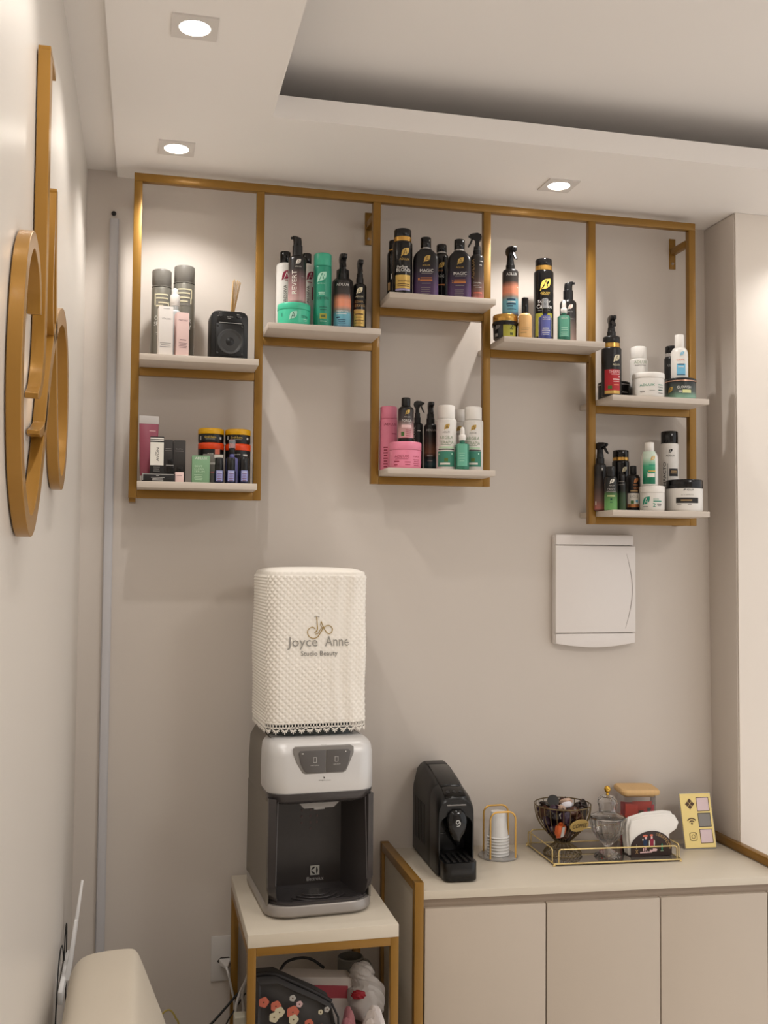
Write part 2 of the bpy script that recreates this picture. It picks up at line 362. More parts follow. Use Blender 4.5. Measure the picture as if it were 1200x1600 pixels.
ribbon(spline([(-1.195,2.36),(-1.22,2.25),(-1.215,2.15),(-1.17,2.10)],8), .014, 'letter_stroke')
ribbon(spline([(-1.395,1.922),(-1.35,1.928),(-1.30,1.95),(-1.27,2.0)],6), [.006,.008,.01,.012]+[.014]*15, 'foot_stroke')

# ------------------------------------------------------------------ tables
STABZ = .827
t = thing('side_table','small beige topped table on a gold square tube frame, carrying the water dispenser','table',(.4915,-.265,0))
x0, x1, y0, y1 = -.187, .187, -.235, .238
MB().box(x0,y0,STABZ-.031,x1,y1,STABZ).build('tabletop', OAK, t, 40, .001)
LEG = .0205
for sx in (x0, x1-LEG):
    for sy in (y0, y1-LEG): MB().box(sx,sy,0,sx+LEG,sy+LEG,STABZ-.031).build('leg', GOLD, t, 40, .001)
zb, zc = STABZ-.031-LEG, STABZ-.031
for sy in (y0, y1-LEG): MB().box(x0+LEG,sy,zb,x1-LEG,sy+LEG,zc).build('rail', GOLD, t, 40, .001)
for sx in (x0, x1-LEG): MB().box(sx,y0+LEG,zb,sx+LEG,y1-LEG,zc).build('rail', GOLD, t, 40, .001)
MB().box(x0+.001,y0+.001,.36,x1-.001,.035,.375).box(x0+.04,.035,.36,x1-.001,y1-.001,.375).build('lower_shelf', OAK, t, 40, .001)

def cz(x): return .8562-.0242*(x-1.3)
t = thing('sideboard','beige sideboard with flat handleless doors and gold tube end frames','cabinet',(0,0,0))
CX0, CX1, CYF = .770, 1.830, -.40
def slab(x0,y0,dz0,x1,y1,dz1,name,m,bev=.0008):
    """a level-looking slab that follows the slight slope of the counter"""
    MB().hexa([(x0,y0,cz(x0)+dz0),(x1,y0,cz(x1)+dz0),(x1,y1,cz(x1)+dz0),(x0,y1,cz(x0)+dz0),(x0,y0,cz(x0)+dz1),(x1,y0,cz(x1)+dz1),(x1,y1,cz(x1)+dz1),(x0,y1,cz(x0)+dz1)]).build(name, m, t, 40, bev)
slab(CX0,CYF,-.021,CX1,-.001,0,'countertop',OAK)
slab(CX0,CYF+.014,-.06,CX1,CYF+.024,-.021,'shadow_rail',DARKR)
MB().box(CX0,CYF+.022,.02,CX0+.004,-.002,.80).box(CX0,-.02,.02,CX1,-.004,.80).box(CX1-.015,CYF+.022,.02,CX1,-.002,.78).box(CX0,CYF+.03,.02,CX1,-.004,.04).build('carcass', OAK, t, 0)
for k, (a, b) in enumerate(((.7740,1.1090),(1.1130,1.4440),(1.4480,1.7770),(1.7810,CX1))):
    o = MB().hexa([(a,CYF,.03),(b,CYF,.03),(b,CYF+.018,.03),(a,CYF+.018,.03),(a,CYF,cz(a)-.045),(b,CYF,cz(b)-.045),(b,CYF+.018,cz(b)-.045),(a,CYF+.018,cz(a)-.045)]).build('door', DOORM, t, 40, .0012)
def end_frame(xa, xb, zt, px0, px1):
    MB().box(xa,-.405,0,xb,-.381,zt).build('frame_post', GOLD, t, 40, .0012); MB().box(xa,-.03,0,xb,-.006,zt).build('frame_post', GOLD, t, 40, .0012)
    MB().box(xa,-.381,zt-.024,xb,-.03,zt).build('frame_bar', GOLD, t, 40, .0012); MB().box(xa,-.381,.0,xb,-.03,.024).build('frame_bar', GOLD, t, 40, .0012)
    MB().box(px0,-.381,.024,px1,-.03,zt-.024).build('end_panel', OAK, t, 0)
end_frame(.7445,.7688,.894,.753,.7688)
end_frame(1.832,1.8535,.869,1.836,1.850)

# ------------------------------------------------------------------ sofa, router, cords
SOFA = mat('beige_faux_leather', (202,191,174), .5, 0, .03, 8, bump=.06, bscale=120)
t = thing('sofa','beige upholstered sofa whose backrest stands by the left wall','sofa',(0,-1.4,0))
prof = [(-.10,.12),(-.103,.60),(-.100,.78),(-.092,.822),(-.072,.845),(-.03,.854),(.028,.856),(.046,.848),(.060,.820),(.086,.755),(.114,.680),(.135,.60),(.15,.42),(.15,.12)]
sprof = spline(prof, 4)
def sec(y, s):
    cx = .02; return [(cx+(a-cx)*s, y, .12+(b-.12)*(1-.06*(1-s))) for a, b in sprof]
MB().loft([sec(.775,.84),sec(.793,.93),sec(.80,.97),sec(.785,1),sec(.7,1),sec(0,1),sec(-.8,1),sec(-.82,.93)][1:]).build('backrest', SOFA, t, 60)
MB().loft([rrect(.30,.78,.05,.12,.42,-.02),rrect(.31,.79,.05,.16,.42,-.02),rrect(.31,.79,.05,.38,.42,-.02),rrect(.29,.77,.05,.42,.42,-.02)]).build('seat', SOFA, t, 60)
for sx in (-.05,.66):
    for sy in (-.7,.68): MB().lathe([(.018,0),(.024,.12)],16,sx,sy).build('leg', mat('dark_wood_leg',(60,44,32),.5), t, 40)
WPL = mat('router_white', (232,230,228), .3, 0, .01)
t = thing('wifi_router','white router with tall flat antennas behind the beige sofa','router',(-.1175,-.40,.745))
MB().box(-.0125,-.11,-.040,-.001,.15,-.010).build('body', WPL, t, 40, .004)
def antenna(y, z1, tip):
    MB().loft([[(-.005,y-.011,-.02),(.009,y-.011,-.02),(.009,y+.011,-.02),(-.005,y+.011,-.02)],[(.000+tip*.5,y-.010,z1*.5),(.009+tip*.5,y-.010,z1*.5),(.009+tip*.5,y+.010,z1*.5),(tip*.5,y+.010,z1*.5)],[(tip,y-.006,z1),(tip+.006,y-.006,z1),(tip+.006,y+.006,z1),(tip,y+.006,z1)]]).build('antenna', WPL, t, 40, .0012)
antenna(.055,.190,.026); antenna(-.01,.118,.016)
BLK = mat('black_cable', (22,21,21), .5)
def cord(name, label, pts, r, m, n=10):
    return tag(MB().tube([tuple(p) for p in spline(pts, n)], r, 8).build(name, m, None, 60), label, 'cable')
cord('router_cable','thin black cables looping up the left wall behind the router',[(-.1295,-.60,.50),(-.1295,-.56,.68),(-.1285,-.50,.80),(-.126,-.44,.815),(-.124,-.40,.765),(-.127,-.33,.80),(-.127,-.28,.80),(-.128,-.25,.60),(-.128,-.24,.35)],.0016,BLK)
cord('black_power_cable','thicker black cable running down to the left below the outlet',[(.345,-.06,.53),(.30,-.07,.487),(.26,-.09,.455),(.20,-.12,.41),(.12,-.18,.30),(.05,-.3,.02)],.0035,BLK)
cord('black_power_cable','thinner black cable beside the thicker one below the outlet',[(.345,-.075,.515),(.315,-.09,.48),(.285,-.11,.44),(.25,-.15,.36),(.20,-.22,.02)],.0022,BLK)
cord('yellow_cable','thin yellow green cable arching beside the sofa back',[(.10,-.10,.44),(.115,-.10,.485),(.135,-.10,.497),(.152,-.10,.475),(.163,-.10,.43),(.17,-.12,.2),(.17,-.16,.01)],.0025,mat('yellow_cable',(190,170,90),.5))
cord('coiled_white_cable','white cable hanging in a loop at the left side of the side table',[(.352,-.16,.64),(.344,-.12,.575),(.328,-.10,.53),(.316,-.10,.49),(.318,-.10,.458),(.330,-.10,.452),(.337,-.10,.48),(.333,-.10,.52),(.340,-.11,.56),(.350,-.13,.60)],.0042,PLW)
t = thing('power_strip','pale power strip standing on end at the foot of the side table leg','power strip',(.318,-.20,0))
MB().box(-.017,-.02,.0,.017,.02,.512).build('casing', mat('power_strip_beige',(196,190,172),.5), t, 40, .004)
MB().box(-.008,-.0215,.40,.008,-.02,.49).build('socket', mat('outlet_hole',(70,66,62),.5), t, 40)

# ---- packs: kind, name, label, category, group, base point, turn, sizes (m), materials, print
ITEMS = [
('aero', 'aerosol_can', 'shorter grey spray can at the left end of the top left shelf', 'spray can', 'hair and skin products standing on the gold wall shelf', (0.08, -0.1, 2.2735), -0.7, {'r': 0.0276, 'h': 0.2612, 'hb': 0.2116, 'hc': 0.2141}, {'body': 'can', 'cap': 'cancap'}, [('R', 0.0001, 0.1882, 0.0375, 0.0036, 'cream'), ('R', -0.0182, 0.1739, 0.0034, 0.0324, 'cream'), ('R', 0.0018, 0.1775, 0.0341, 0.0036, 'cream'), ('R', 0.0052, 0.1649, 0.0272, 0.0036, 'cream'), ('R', -0.0051, 0.156, 0.0204, 0.0036, 'cream'), ('R', 0.0207, 0.1595, 0.0037, 0.0162, 'cream'), ('T', 'COLOR', 0.0001, 0.1219, 0.0375, 0.0108, 'white', 0), ('T', 'SPRAY', 0.0001, 0.1058, 0.0409, 0.0108, 'white', 0), ('R', -0.0016, 0.0807, 0.0238, 0.0014, 'white'), ('R', -0.0016, 0.0754, 0.0203, 0.0014, 'white')]),
('aero', 'aerosol_can', 'taller grey spray can, second from the left on the top left shelf', 'spray can', 'hair and skin products standing on the gold wall shelf', (0.142, -0.1, 2.2735), -1.9, {'r': 0.0295, 'h': 0.2759, 'hb': 0.2262, 'hc': 0.228}, {'body': 'can', 'cap': 'cancap'}, [('R', 0.0014, 0.2064, 0.0408, 0.0036, 'cream'), ('R', 0.0221, 0.1938, 0.0034, 0.0253, 'cream'), ('R', -0.0003, 0.1956, 0.034, 0.0036, 'cream'), ('R', -0.002, 0.1829, 0.0374, 0.0036, 'cream'), ('R', -0.002, 0.1721, 0.0238, 0.0036, 'cream'), ('R', 0.0198, 0.1739, 0.0041, 0.0162, 'cream'), ('R', 0.0031, 0.1631, 0.034, 0.0018, 'grey'), ('T', 'COLOR', -0.0003, 0.1181, 0.0408, 0.0126, 'white', 0), ('T', 'SPRAY', -0.0003, 0.1001, 0.0443, 0.0126, 'white', 0), ('R', -0.0003, 0.0786, 0.0238, 0.0014, 'white'), ('R', -0.0003, 0.0732, 0.0203, 0.0014, 'white')]),
('drop', 'dropper_bottle', 'white capped pump bottle half hidden behind two slim boxes', 'bottle', 'hair and skin products standing on the gold wall shelf', (0.1154, -0.165, 2.2735), -1.4, {'r': 0.0163, 'h': 0.1975, 'hb': 0.1348, 'hc': 0.1476, 'hk': 0.1776, 'rc': 0.0131, 'rk': 0.0086}, {'body': 'whiteglass', 'cap': 'white', 'bulb': 'white'}, []),
('box', 'carton_box', 'slim white carton box in front of the shorter grey spray can', 'box', 'hair and skin products standing on the gold wall shelf', (0.0896, -0.2045, 2.2735), 6.0, {'r': 0.0188, 'h': 0.1333, 'd': 0.035}, {'body': 'paperwhite'}, [('R', 0.0009, 0.1263, 0.017, 0.0014, 'grey'), ('T', 'VITAL SKIN', 0.0009, 0.0986, 0.0238, 0.0043, 'grey', 0), ('R', -0.0009, 0.0329, 0.0289, 0.0014, 'grey'), ('R', -0.0009, 0.0277, 0.0246, 0.0014, 'grey'), ('R', -0.0009, 0.0225, 0.0289, 0.0014, 'grey')]),
('box', 'carton_box', 'slim pale pink carton box beside the white carton', 'box', 'hair and skin products standing on the gold wall shelf', (0.1331, -0.207, 2.2735), 10.0, {'r': 0.0166, 'h': 0.1182, 'd': 0.034}, {'body': 'palepink'}, [('T', 'MARY KAY', 0.0006, 0.0965, 0.024, 0.0052, 'plum', 0), ('R', 0.0006, 0.0436, 0.0176, 0.0017, 'plum'), ('R', 0.0006, 0.0349, 0.0224, 0.001, 'plum'), ('R', 0.0006, 0.0307, 0.0191, 0.001, 'plum'), ('R', 0.0006, 0.0266, 0.0224, 0.001, 'plum'), ('R', 0.0006, 0.0224, 0.0191, 0.001, 'plum')]),
('tube', 'squeeze_tube', 'dusty rose squeeze tube with white crimped end at lower left', 'tube', 'hair and skin products standing on the gold wall shelf', (0.0521, -0.125, 1.9335), 7.8, {'r': 0.0262, 'h': 0.1879, 'hb': 0.1668}, {'body': 'rose', 'cap': 'crimp'}, [('R', 0.0091, 0.1457, 0.017, 0.0018, 'palepink'), ('T', 'ADLUX', 0.0129, 0.1281, 0.0204, 0.0053, 'palepink', 0)]),
('box', 'carton_box', 'flat black carton lying under the white and black box', 'box', 'hair and skin products standing on the gold wall shelf', (0.0788, -0.2, 1.9335), 0.0, {'r': 0.0436, 'h': 0.0221, 'd': 0.05}, {'body': 'blackcard'}, [('R', -0.041, 0.0127, 0.0016, 0.0188, 'lightgrey'), ('R', -0.0004, 0.0195, 0.08, 0.0012, 'lightgrey'), ('R', -0.002, 0.0161, 0.008, 0.0017, 'lightgrey'), ('R', -0.002, 0.011, 0.0352, 0.0015, 'lightgrey'), ('R', -0.002, 0.0076, 0.0272, 0.0015, 'lightgrey'), ('R', -0.002, 0.0042, 0.0288, 0.0015, 'lightgrey')]),
('box', 'carton_box', 'white and black carton with vertical script standing on the flat black carton', 'box', 'hair and skin products standing on the gold wall shelf', (0.074, -0.207, 1.956), 0.0, {'r': 0.0183, 'h': 0.0981, 'd': 0.03}, {'body': 'blackcard'}, [('R', -0.0003, 0.0519, 0.0349, 0.0616, 'paper'), ('R', -0.0003, 0.093, 0.0349, 0.0038, 'paper'), ('R', -0.0003, 0.0878, 0.0349, 0.0024, 'paper'), ('T', 'AVON', 0.0017, 0.0502, 0.0358, 0.0068, 'darkgrey', 1), ('R', -0.0043, 0.0519, 0.0017, 0.0103, 'darkgrey'), ('R', -0.0009, 0.016, 0.017, 0.0012, 'grey'), ('R', -0.0009, 0.0109, 0.0145, 0.0012, 'grey'), ('R', -0.0009, 0.0057, 0.017, 0.0012, 'grey')]),
('box', 'carton_box', 'narrow dark charcoal carton right behind the white and black box', 'box', 'hair and skin products standing on the gold wall shelf', (0.1049, -0.1325, 1.9335), 0.0, {'r': 0.012, 'h': 0.121, 'd': 0.035}, {'body': 'charcoal'}, [('R', 0.0, 0.0964, 0.0153, 0.0018, 'grey'), ('R', 0.0, 0.0911, 0.017, 0.0018, 'grey')]),
('box', 'carton_box', 'wide dark charcoal carton behind the small pink bottle', 'box', 'hair and skin products standing on the gold wall shelf', (0.1346, -0.131, 1.9335), 0.0, {'r': 0.0168, 'h': 0.1206, 'd': 0.038}, {'body': 'charcoal'}, [('T', 'TimeWise', -0.0004, 0.0964, 0.0187, 0.0039, 'grey', 0), ('R', -0.0004, 0.0906, 0.0238, 0.0018, 'grey')]),
('box', 'perfume_bottle', 'small square black perfume bottle on the flat black carton', 'bottle', 'hair and skin products standing on the gold wall shelf', (0.1086, -0.204, 1.956), 0.0, {'r': 0.01, 'h': 0.0399, 'neck': 1, 'd': 0.022}, {'body': 'blackgloss'}, [('R', -0.0009, 0.0227, 0.0204, 0.0014, 'lightgrey')]),
('box', 'perfume_bottle', 'tiny pale pink bottle with square black cap', 'bottle', 'hair and skin products standing on the gold wall shelf', (0.1335, -0.211, 1.9335), 0.0, {'r': 0.0113, 'h': 0.041, 'capbox': 1, 'd': 0.022}, {'body': 'palepink', 'cap': 'blackgloss'}, [('R', -0.0004, 0.0178, 0.0144, 0.0012, 'plum')]),
('box', 'carton_box', 'sage green carton with white print at lower left shelf', 'box', 'hair and skin products standing on the gold wall shelf', (0.1899, -0.207, 1.9335), 0.0, {'r': 0.0236, 'h': 0.0733, 'd': 0.03}, {'body': 'sage'}, [('T', 'ADLUX', 0.0002, 0.0659, 0.0323, 0.0059, 'white', 0), ('T', 'BEST', -0.0066, 0.0443, 0.0204, 0.0052, 'palegreen', 0), ('T', 'CLEAN', -0.0049, 0.0369, 0.0255, 0.0052, 'palegreen', 0), ('T', 'SERUM', -0.0041, 0.0297, 0.0272, 0.0052, 'palegreen', 0), ('R', -0.0066, 0.021, 0.0221, 0.0012, 'palegreen'), ('R', -0.0066, 0.0166, 0.0188, 0.0012, 'palegreen'), ('R', -0.0066, 0.0121, 0.0221, 0.0012, 'palegreen'), ('R', -0.0066, 0.0076, 0.0188, 0.0012, 'palegreen')]),
('box', 'carton_box', 'grey and white carton behind the sage green carton', 'box', 'hair and skin products standing on the gold wall shelf', (0.225, -0.169, 1.9335), 0.0, {'r': 0.0279, 'h': 0.0819, 'd': 0.03}, {'body': 'greycard'}, [('R', 0.0142, 0.0757, 0.0234, 0.0079, 'paper'), ('R', -0.0003, 0.0564, 0.018, 0.0053, 'palegrey'), ('R', -0.0003, 0.0319, 0.0144, 0.0035, 'rosep')]),
('jar', 'cosmetic_jar', 'black jar with orange lid, bottom of the left stack', 'jar', 'hair and skin products standing on the gold wall shelf', (0.2228, -0.11, 1.9335), -3.5, {'r': 0.0363, 'h': 0.1183, 'hl': 0.1}, {'body': 'blackplastic', 'cap': 'orange'}, [('T', 'gold', -0.0017, 0.0866, 0.0153, 0.0045, 'paper', 0), ('R', 0.0186, 0.0919, 0.0153, 0.016, 'coral')]),
('jar', 'cosmetic_jar', 'black jar with yellow lid, top of the left stack', 'jar', 'hair and skin products standing on the gold wall shelf', (0.2222, -0.11, 2.0518), -3.5, {'r': 0.0363, 'h': 0.0403, 'hl': 0.0244}, {'body': 'blackplastic', 'cap': 'yellow'}, [('T', 'Grafi Extra', -0.0018, 0.015, 0.0324, 0.0057, 'yellowp', 0), ('R', -0.0018, 0.0093, 0.0252, 0.0014, 'grey'), ('R', 0.0291, 0.0128, 0.0072, 0.0062, 'lightgrey'), ('R', -0.0318, 0.0128, 0.0045, 0.0107, 'lightgrey')]),
('jar', 'cosmetic_jar', 'black jar with orange lid, bottom of the right stack', 'jar', 'hair and skin products standing on the gold wall shelf', (0.2976, -0.11, 1.9335), -5.0, {'r': 0.036, 'h': 0.1176, 'hl': 0.0992}, {'body': 'blackplastic', 'cap': 'orange'}, [('T', 'gold', -0.0018, 0.0863, 0.0162, 0.0045, 'paper', 0), ('R', 0.0221, 0.0854, 0.0144, 0.0054, 'lightgrey')]),
('jar', 'cosmetic_jar', 'black jar with yellow lid, top of the right stack', 'jar', 'hair and skin products standing on the gold wall shelf', (0.2971, -0.11, 2.0511), -5.0, {'r': 0.036, 'h': 0.0413, 'hl': 0.025}, {'body': 'blackplastic', 'cap': 'yellow'}, [('T', 'Grafi Extra', -0.0036, 0.0165, 0.0323, 0.0057, 'yellowp', 0), ('R', -0.0018, 0.0108, 0.0251, 0.0014, 'grey'), ('R', 0.03, 0.0144, 0.0072, 0.0063, 'lightgrey'), ('R', -0.0308, 0.0162, 0.0045, 0.0108, 'lightgrey')]),
('cyl', 'serum_bottle', 'leftmost of three small dark bottles with black caps and lilac labels', 'bottle', 'hair and skin products standing on the gold wall shelf', (0.2382, -0.218, 1.9335), -4.0, {'r': 0.0125, 'h': 0.0694, 'hb': 0.0339, 'hc': 0.0366, 'rc': 0.0107}, {'body': 'navyglass', 'cap': 'blackplastic'}, [('R', 0.0017, 0.0192, 0.0178, 0.0294, 'lilac'), ('R', 0.0017, 0.0295, 0.0136, 0.0017, 'white'), ('R', 0.0017, 0.025, 0.0119, 0.0017, 'plum'), ('R', 0.0017, 0.0205, 0.0102, 0.0017, 'plum'), ('R', 0.0017, 0.0161, 0.0136, 0.0017, 'plum'), ('R', 0.0017, 0.0116, 0.0119, 0.0017, 'plum'), ('R', 0.0017, 0.0071, 0.0102, 0.0017, 'plum')]),
('cyl', 'serum_bottle', 'middle of three small dark bottles with black caps and lilac labels', 'bottle', 'hair and skin products standing on the gold wall shelf', (0.2696, -0.218, 1.9335), -4.6, {'r': 0.0136, 'h': 0.0703, 'hb': 0.0347, 'hc': 0.0373, 'rc': 0.0119}, {'body': 'navyglass', 'cap': 'blackplastic'}, [('R', 0.0018, 0.0199, 0.0188, 0.0294, 'lilac'), ('R', 0.0018, 0.0303, 0.0144, 0.0017, 'white'), ('R', 0.0018, 0.0258, 0.0126, 0.0017, 'plum'), ('R', 0.0018, 0.0213, 0.0108, 0.0017, 'plum'), ('R', 0.0018, 0.0168, 0.0144, 0.0017, 'plum'), ('R', 0.0018, 0.0123, 0.0126, 0.0017, 'plum'), ('R', 0.0018, 0.0078, 0.0108, 0.0017, 'plum')]),
('cyl', 'serum_bottle', 'rightmost of three small dark bottles with black caps and lilac labels', 'bottle', 'hair and skin products standing on the gold wall shelf', (0.3052, -0.218, 1.9335), -5.4, {'r': 0.0138, 'h': 0.0713, 'hb': 0.0356, 'hc': 0.0383, 'rc': 0.0121}, {'body': 'navyglass', 'cap': 'blackplastic'}, [('R', 0.0017, 0.0208, 0.0178, 0.0295, 'lilac'), ('R', 0.0017, 0.0312, 0.0136, 0.0017, 'white'), ('R', 0.0017, 0.0267, 0.0119, 0.0017, 'plum'), ('R', 0.0017, 0.0222, 0.0102, 0.0017, 'plum'), ('R', 0.0017, 0.0177, 0.0136, 0.0017, 'plum'), ('R', 0.0017, 0.0132, 0.0119, 0.0017, 'plum'), ('R', 0.0017, 0.0087, 0.0102, 0.0017, 'plum')]),
('drop', 'spray_bottle', 'small lilac bottle with clear overcap behind the middle dark bottle', 'bottle', 'hair and skin products standing on the gold wall shelf', (0.2761, -0.175, 1.9335), -4.7, {'r': 0.0166, 'h': 0.1241, 'hb': 0.0753, 'hc': 0.0845, 'hk': 0.1003, 'rc': 0.0087, 'rk': 0.0092, 'flat': 1}, {'body': 'lilacglass', 'cap': 'blackplastic', 'bulb': 'clearcap'}, []),
('cyl', 'shampoo_bottle', 'white bottle with black cap behind the black pump bottle, left one', 'bottle', 'hair and skin products standing on the gold wall shelf', (0.428, -0.09, 2.3775), -7.5, {'r': 0.028, 'h': 0.2395, 'hb': 0.2053, 'hc': 0.2086, 'rc': 0.0155}, {'body': 'whiteplastic', 'cap': 'blackgloss'}, [('L', 0.0042, 0.1656, 0.0315, 'wine', 'white'), ('R', 0.0061, 0.1508, 0.0133, 0.0019, 'wine'), ('T', 'PROGRESSIVA', 0.0004, 0.0952, 0.0833, 0.0078, 'darkgrey', 1)]),
('cyl', 'shampoo_bottle', 'white bottle with black cap between pump bottle and tall green bottle', 'bottle', 'hair and skin products standing on the gold wall shelf', (0.491, -0.09, 2.3775), -8.7, {'r': 0.0251, 'h': 0.2393, 'hb': 0.2078, 'hc': 0.2112, 'rc': 0.0135}, {'body': 'whiteplastic', 'cap': 'blackgloss'}, [('L', 0.0118, 0.169, 0.0281, 'wine', 'white'), ('R', 0.0087, 0.1503, 0.0132, 0.0019, 'wine'), ('T', 'PROGRESSIVA', 0.0038, 0.0963, 0.0869, 0.0075, 'darkgrey', 1), ('R', 0.02, 0.1186, 0.0057, 0.0374, 'wine')]),
('jar', 'hair_mask_jar', 'mint green jar at the left front of the second shelf', 'jar', 'hair and skin products standing on the gold wall shelf', (0.4414, -0.185, 2.3775), -8.0, {'r': 0.0465, 'h': 0.0613, 'hl': 0.0434}, {'body': 'mint', 'cap': 'mint'}, [('L', -0.002, 0.0239, 0.025, 'palemint', 'mintdark'), ('T', 'DETOX', 0.0328, 0.0221, 0.0214, 0.0064, 'mintdark', 0), ('R', 0.0328, 0.015, 0.0143, 0.0014, 'palemint'), ('R', 0.0328, 0.0107, 0.0121, 0.0014, 'palemint'), ('R', -0.0357, 0.0274, 0.0018, 0.0107, 'mintdark')]),
('pump', 'pump_bottle', 'black to pink pump bottle with vertical white word on the mint jar', 'bottle', 'hair and skin products standing on the gold wall shelf', (0.4493, -0.185, 2.4388), -8.2, {'r': 0.0251, 'h': 0.197, 'hb': 0.1396, 'hn': 0.1507, 'rc': 0.0142, 'dir': -60}, {'body': 'g_revert', 'cap': 'blackplastic'}, [('L', 0.003, 0.1188, 0.0162, 'paper', 'plum'), ('T', 'ADLUX', 0.003, 0.1053, 0.0179, 0.0032, 'paper', 0), ('T', 'REVERT', -0.0079, 0.0612, 0.0663, 0.0135, 'paper', 1), ('R', 0.0179, 0.0774, 0.0125, 0.0014, 'grey')]),
('cyl', 'shampoo_bottle', 'tall emerald green bottle with matching cap in the middle of the second shelf', 'bottle', 'hair and skin products standing on the gold wall shelf', (0.5216, -0.185, 2.3775), -9.6, {'r': 0.0257, 'h': 0.2121, 'hb': 0.1754, 'hc': 0.174, 'rc': 0.0252}, {'body': 'emerald', 'cap': 'emeraldcap'}, [('L', -0.0022, 0.1419, 0.0309, 'palemint', 'emeraldp'), ('R', -0.004, 0.1238, 0.0213, 0.0015, 'palemint'), ('R', -0.0022, 0.0984, 0.0178, 0.0018, 'palemint'), ('R', -0.0022, 0.0939, 0.016, 0.0018, 'palemint'), ('T', 'DETOX', 0.0031, 0.0822, 0.0338, 0.0073, 'mintdark', 0), ('R', 0.0031, 0.0569, 0.0213, 0.0018, 'mintdark'), ('R', 0.0031, 0.0497, 0.0178, 0.0018, 'mintdark'), ('R', 0.0031, 0.0316, 0.0196, 0.0145, 'yellowgreen'), ('R', 0.0031, 0.0316, 0.0107, 0.0073, 'mintdark'), ('R', 0.0031, 0.0172, 0.0178, 0.0018, 'palemint')]),
('cyl', 'shampoo_bottle', 'black bottle hidden behind the copper and blue spray bottle on the second shelf', 'bottle', 'hair and skin products standing on the gold wall shelf', (0.5976, -0.09, 2.3775), -10.8, {'r': 0.0309, 'h': 0.1988, 'hb': 0.1728, 'hc': 0.1762, 'rc': 0.0188}, {'body': 'blackplastic', 'cap': 'blackplastic'}, []),
('spray', 'spray_bottle', 'black spray bottle fading to copper and blue on the second shelf', 'bottle', 'hair and skin products standing on the gold wall shelf', (0.579, -0.185, 2.3775), -10.8, {'r': 0.0252, 'h': 0.2174, 'hb': 0.1444, 'hn': 0.1746, 'rc': 0.0136, 'dir': 12}, {'body': 'g_night', 'cap': 'blackplastic'}, [('T', 'ADLUX', 0.001, 0.1252, 0.039, 0.0077, 'white', 0), ('T', 'Night Spa', 0.001, 0.0489, 0.0337, 0.0066, 'white', 0), ('R', -0.0026, 0.0416, 0.0301, 0.0015, 'white'), ('R', -0.0119, 0.0317, 0.0106, 0.0037, 'darkblue'), ('R', -0.0008, 0.0244, 0.0213, 0.0013, 'darkblue'), ('R', -0.0008, 0.0197, 0.0181, 0.0013, 'darkblue'), ('R', -0.0008, 0.015, 0.0213, 0.0013, 'darkblue'), ('R', 0.0211, 0.0934, 0.0018, 0.0128, 'lightgrey')]),
('spray', 'spray_bottle', 'smaller black spray bottle with gold label at the right end of the second shelf', 'bottle', 'hair and skin products standing on the gold wall shelf', (0.63, -0.18, 2.3775), -11.7, {'r': 0.0194, 'h': 0.2067, 'hb': 0.1371, 'hn': 0.1658, 'rc': 0.0105, 'dir': 12}, {'body': 'blackgloss', 'cap': 'blackplastic'}, [('L', -0.0007, 0.1131, 0.0202, 'cream', 'black'), ('T', 'ADLUX', -0.0007, 0.0966, 0.0224, 0.0048, 'cream', 0), ('T', 'COWA', -0.0016, 0.082, 0.0243, 0.0062, 'tan', 0), ('T', 'ERVAS', 0.0003, 0.071, 0.029, 0.0077, 'tan', 0), ('R', -0.0016, 0.0363, 0.0337, 0.0477, 'goldp'), ('R', -0.0016, 0.0582, 0.0318, 0.0037, 'tan'), ('R', -0.0007, 0.0463, 0.0224, 0.0033, 'brown'), ('R', -0.0007, 0.0372, 0.0187, 0.0015, 'brown'), ('R', -0.0007, 0.029, 0.0262, 0.0015, 'brown'), ('R', -0.0025, 0.0207, 0.0224, 0.0015, 'brown')]),
('cyl', 'shampoo_bottle', 'black bottle with gold band partly hidden at left end of the high middle shelf', 'bottle', 'hair and skin products standing on the gold wall shelf', (0.7508, -0.1, 2.4845), -13.7, {'r': 0.0218, 'h': 0.1884, 'hb': 0.1554, 'hc': 0.1579, 'rc': 0.0171, 'band': 1}, {'body': 'blackgloss', 'cap': 'blackgloss', 'band': 'gold'}, [('R', -0.0086, 0.0767, 0.0037, 0.0152, 'white'), ('R', -0.0176, 0.0483, 0.0093, 0.0229, 'tan')]),
('cyl', 'shampoo_bottle', 'tall black bottle with gold band and gold label for blond hair', 'bottle', 'hair and skin products standing on the gold wall shelf', (0.7539, -0.185, 2.4845), -14.1, {'r': 0.0285, 'h': 0.1943, 'hb': 0.1564, 'hc': 0.158, 'hg': 0.1706, 'rc': 0.0249, 'band': 1}, {'body': 'blackgloss', 'cap': 'blackgloss', 'band': 'gold'}, [('L', 0.0077, 0.1226, 0.0268, 'goldp', 'black'), ('T', 'ADLUX', 0.0059, 0.1027, 0.0299, 0.0063, 'goldp', 0), ('T', 'Perfect', -0.0003, 0.0802, 0.0299, 0.0078, 'white', 0), ('T', 'BLOND', 0.0033, 0.0709, 0.0421, 0.0093, 'white', 0), ('R', 0.0015, 0.0378, 0.0457, 0.0389, 'goldp'), ('R', 0.0015, 0.0151, 0.0457, 0.0056, 'lilacp'), ('T', 'SHAMPOO', 0.005, 0.0396, 0.0351, 0.0056, 'brown', 0), ('R', 0.0033, 0.0304, 0.0351, 0.0015, 'brown'), ('R', 0.0033, 0.0249, 0.0351, 0.0015, 'brown')]),
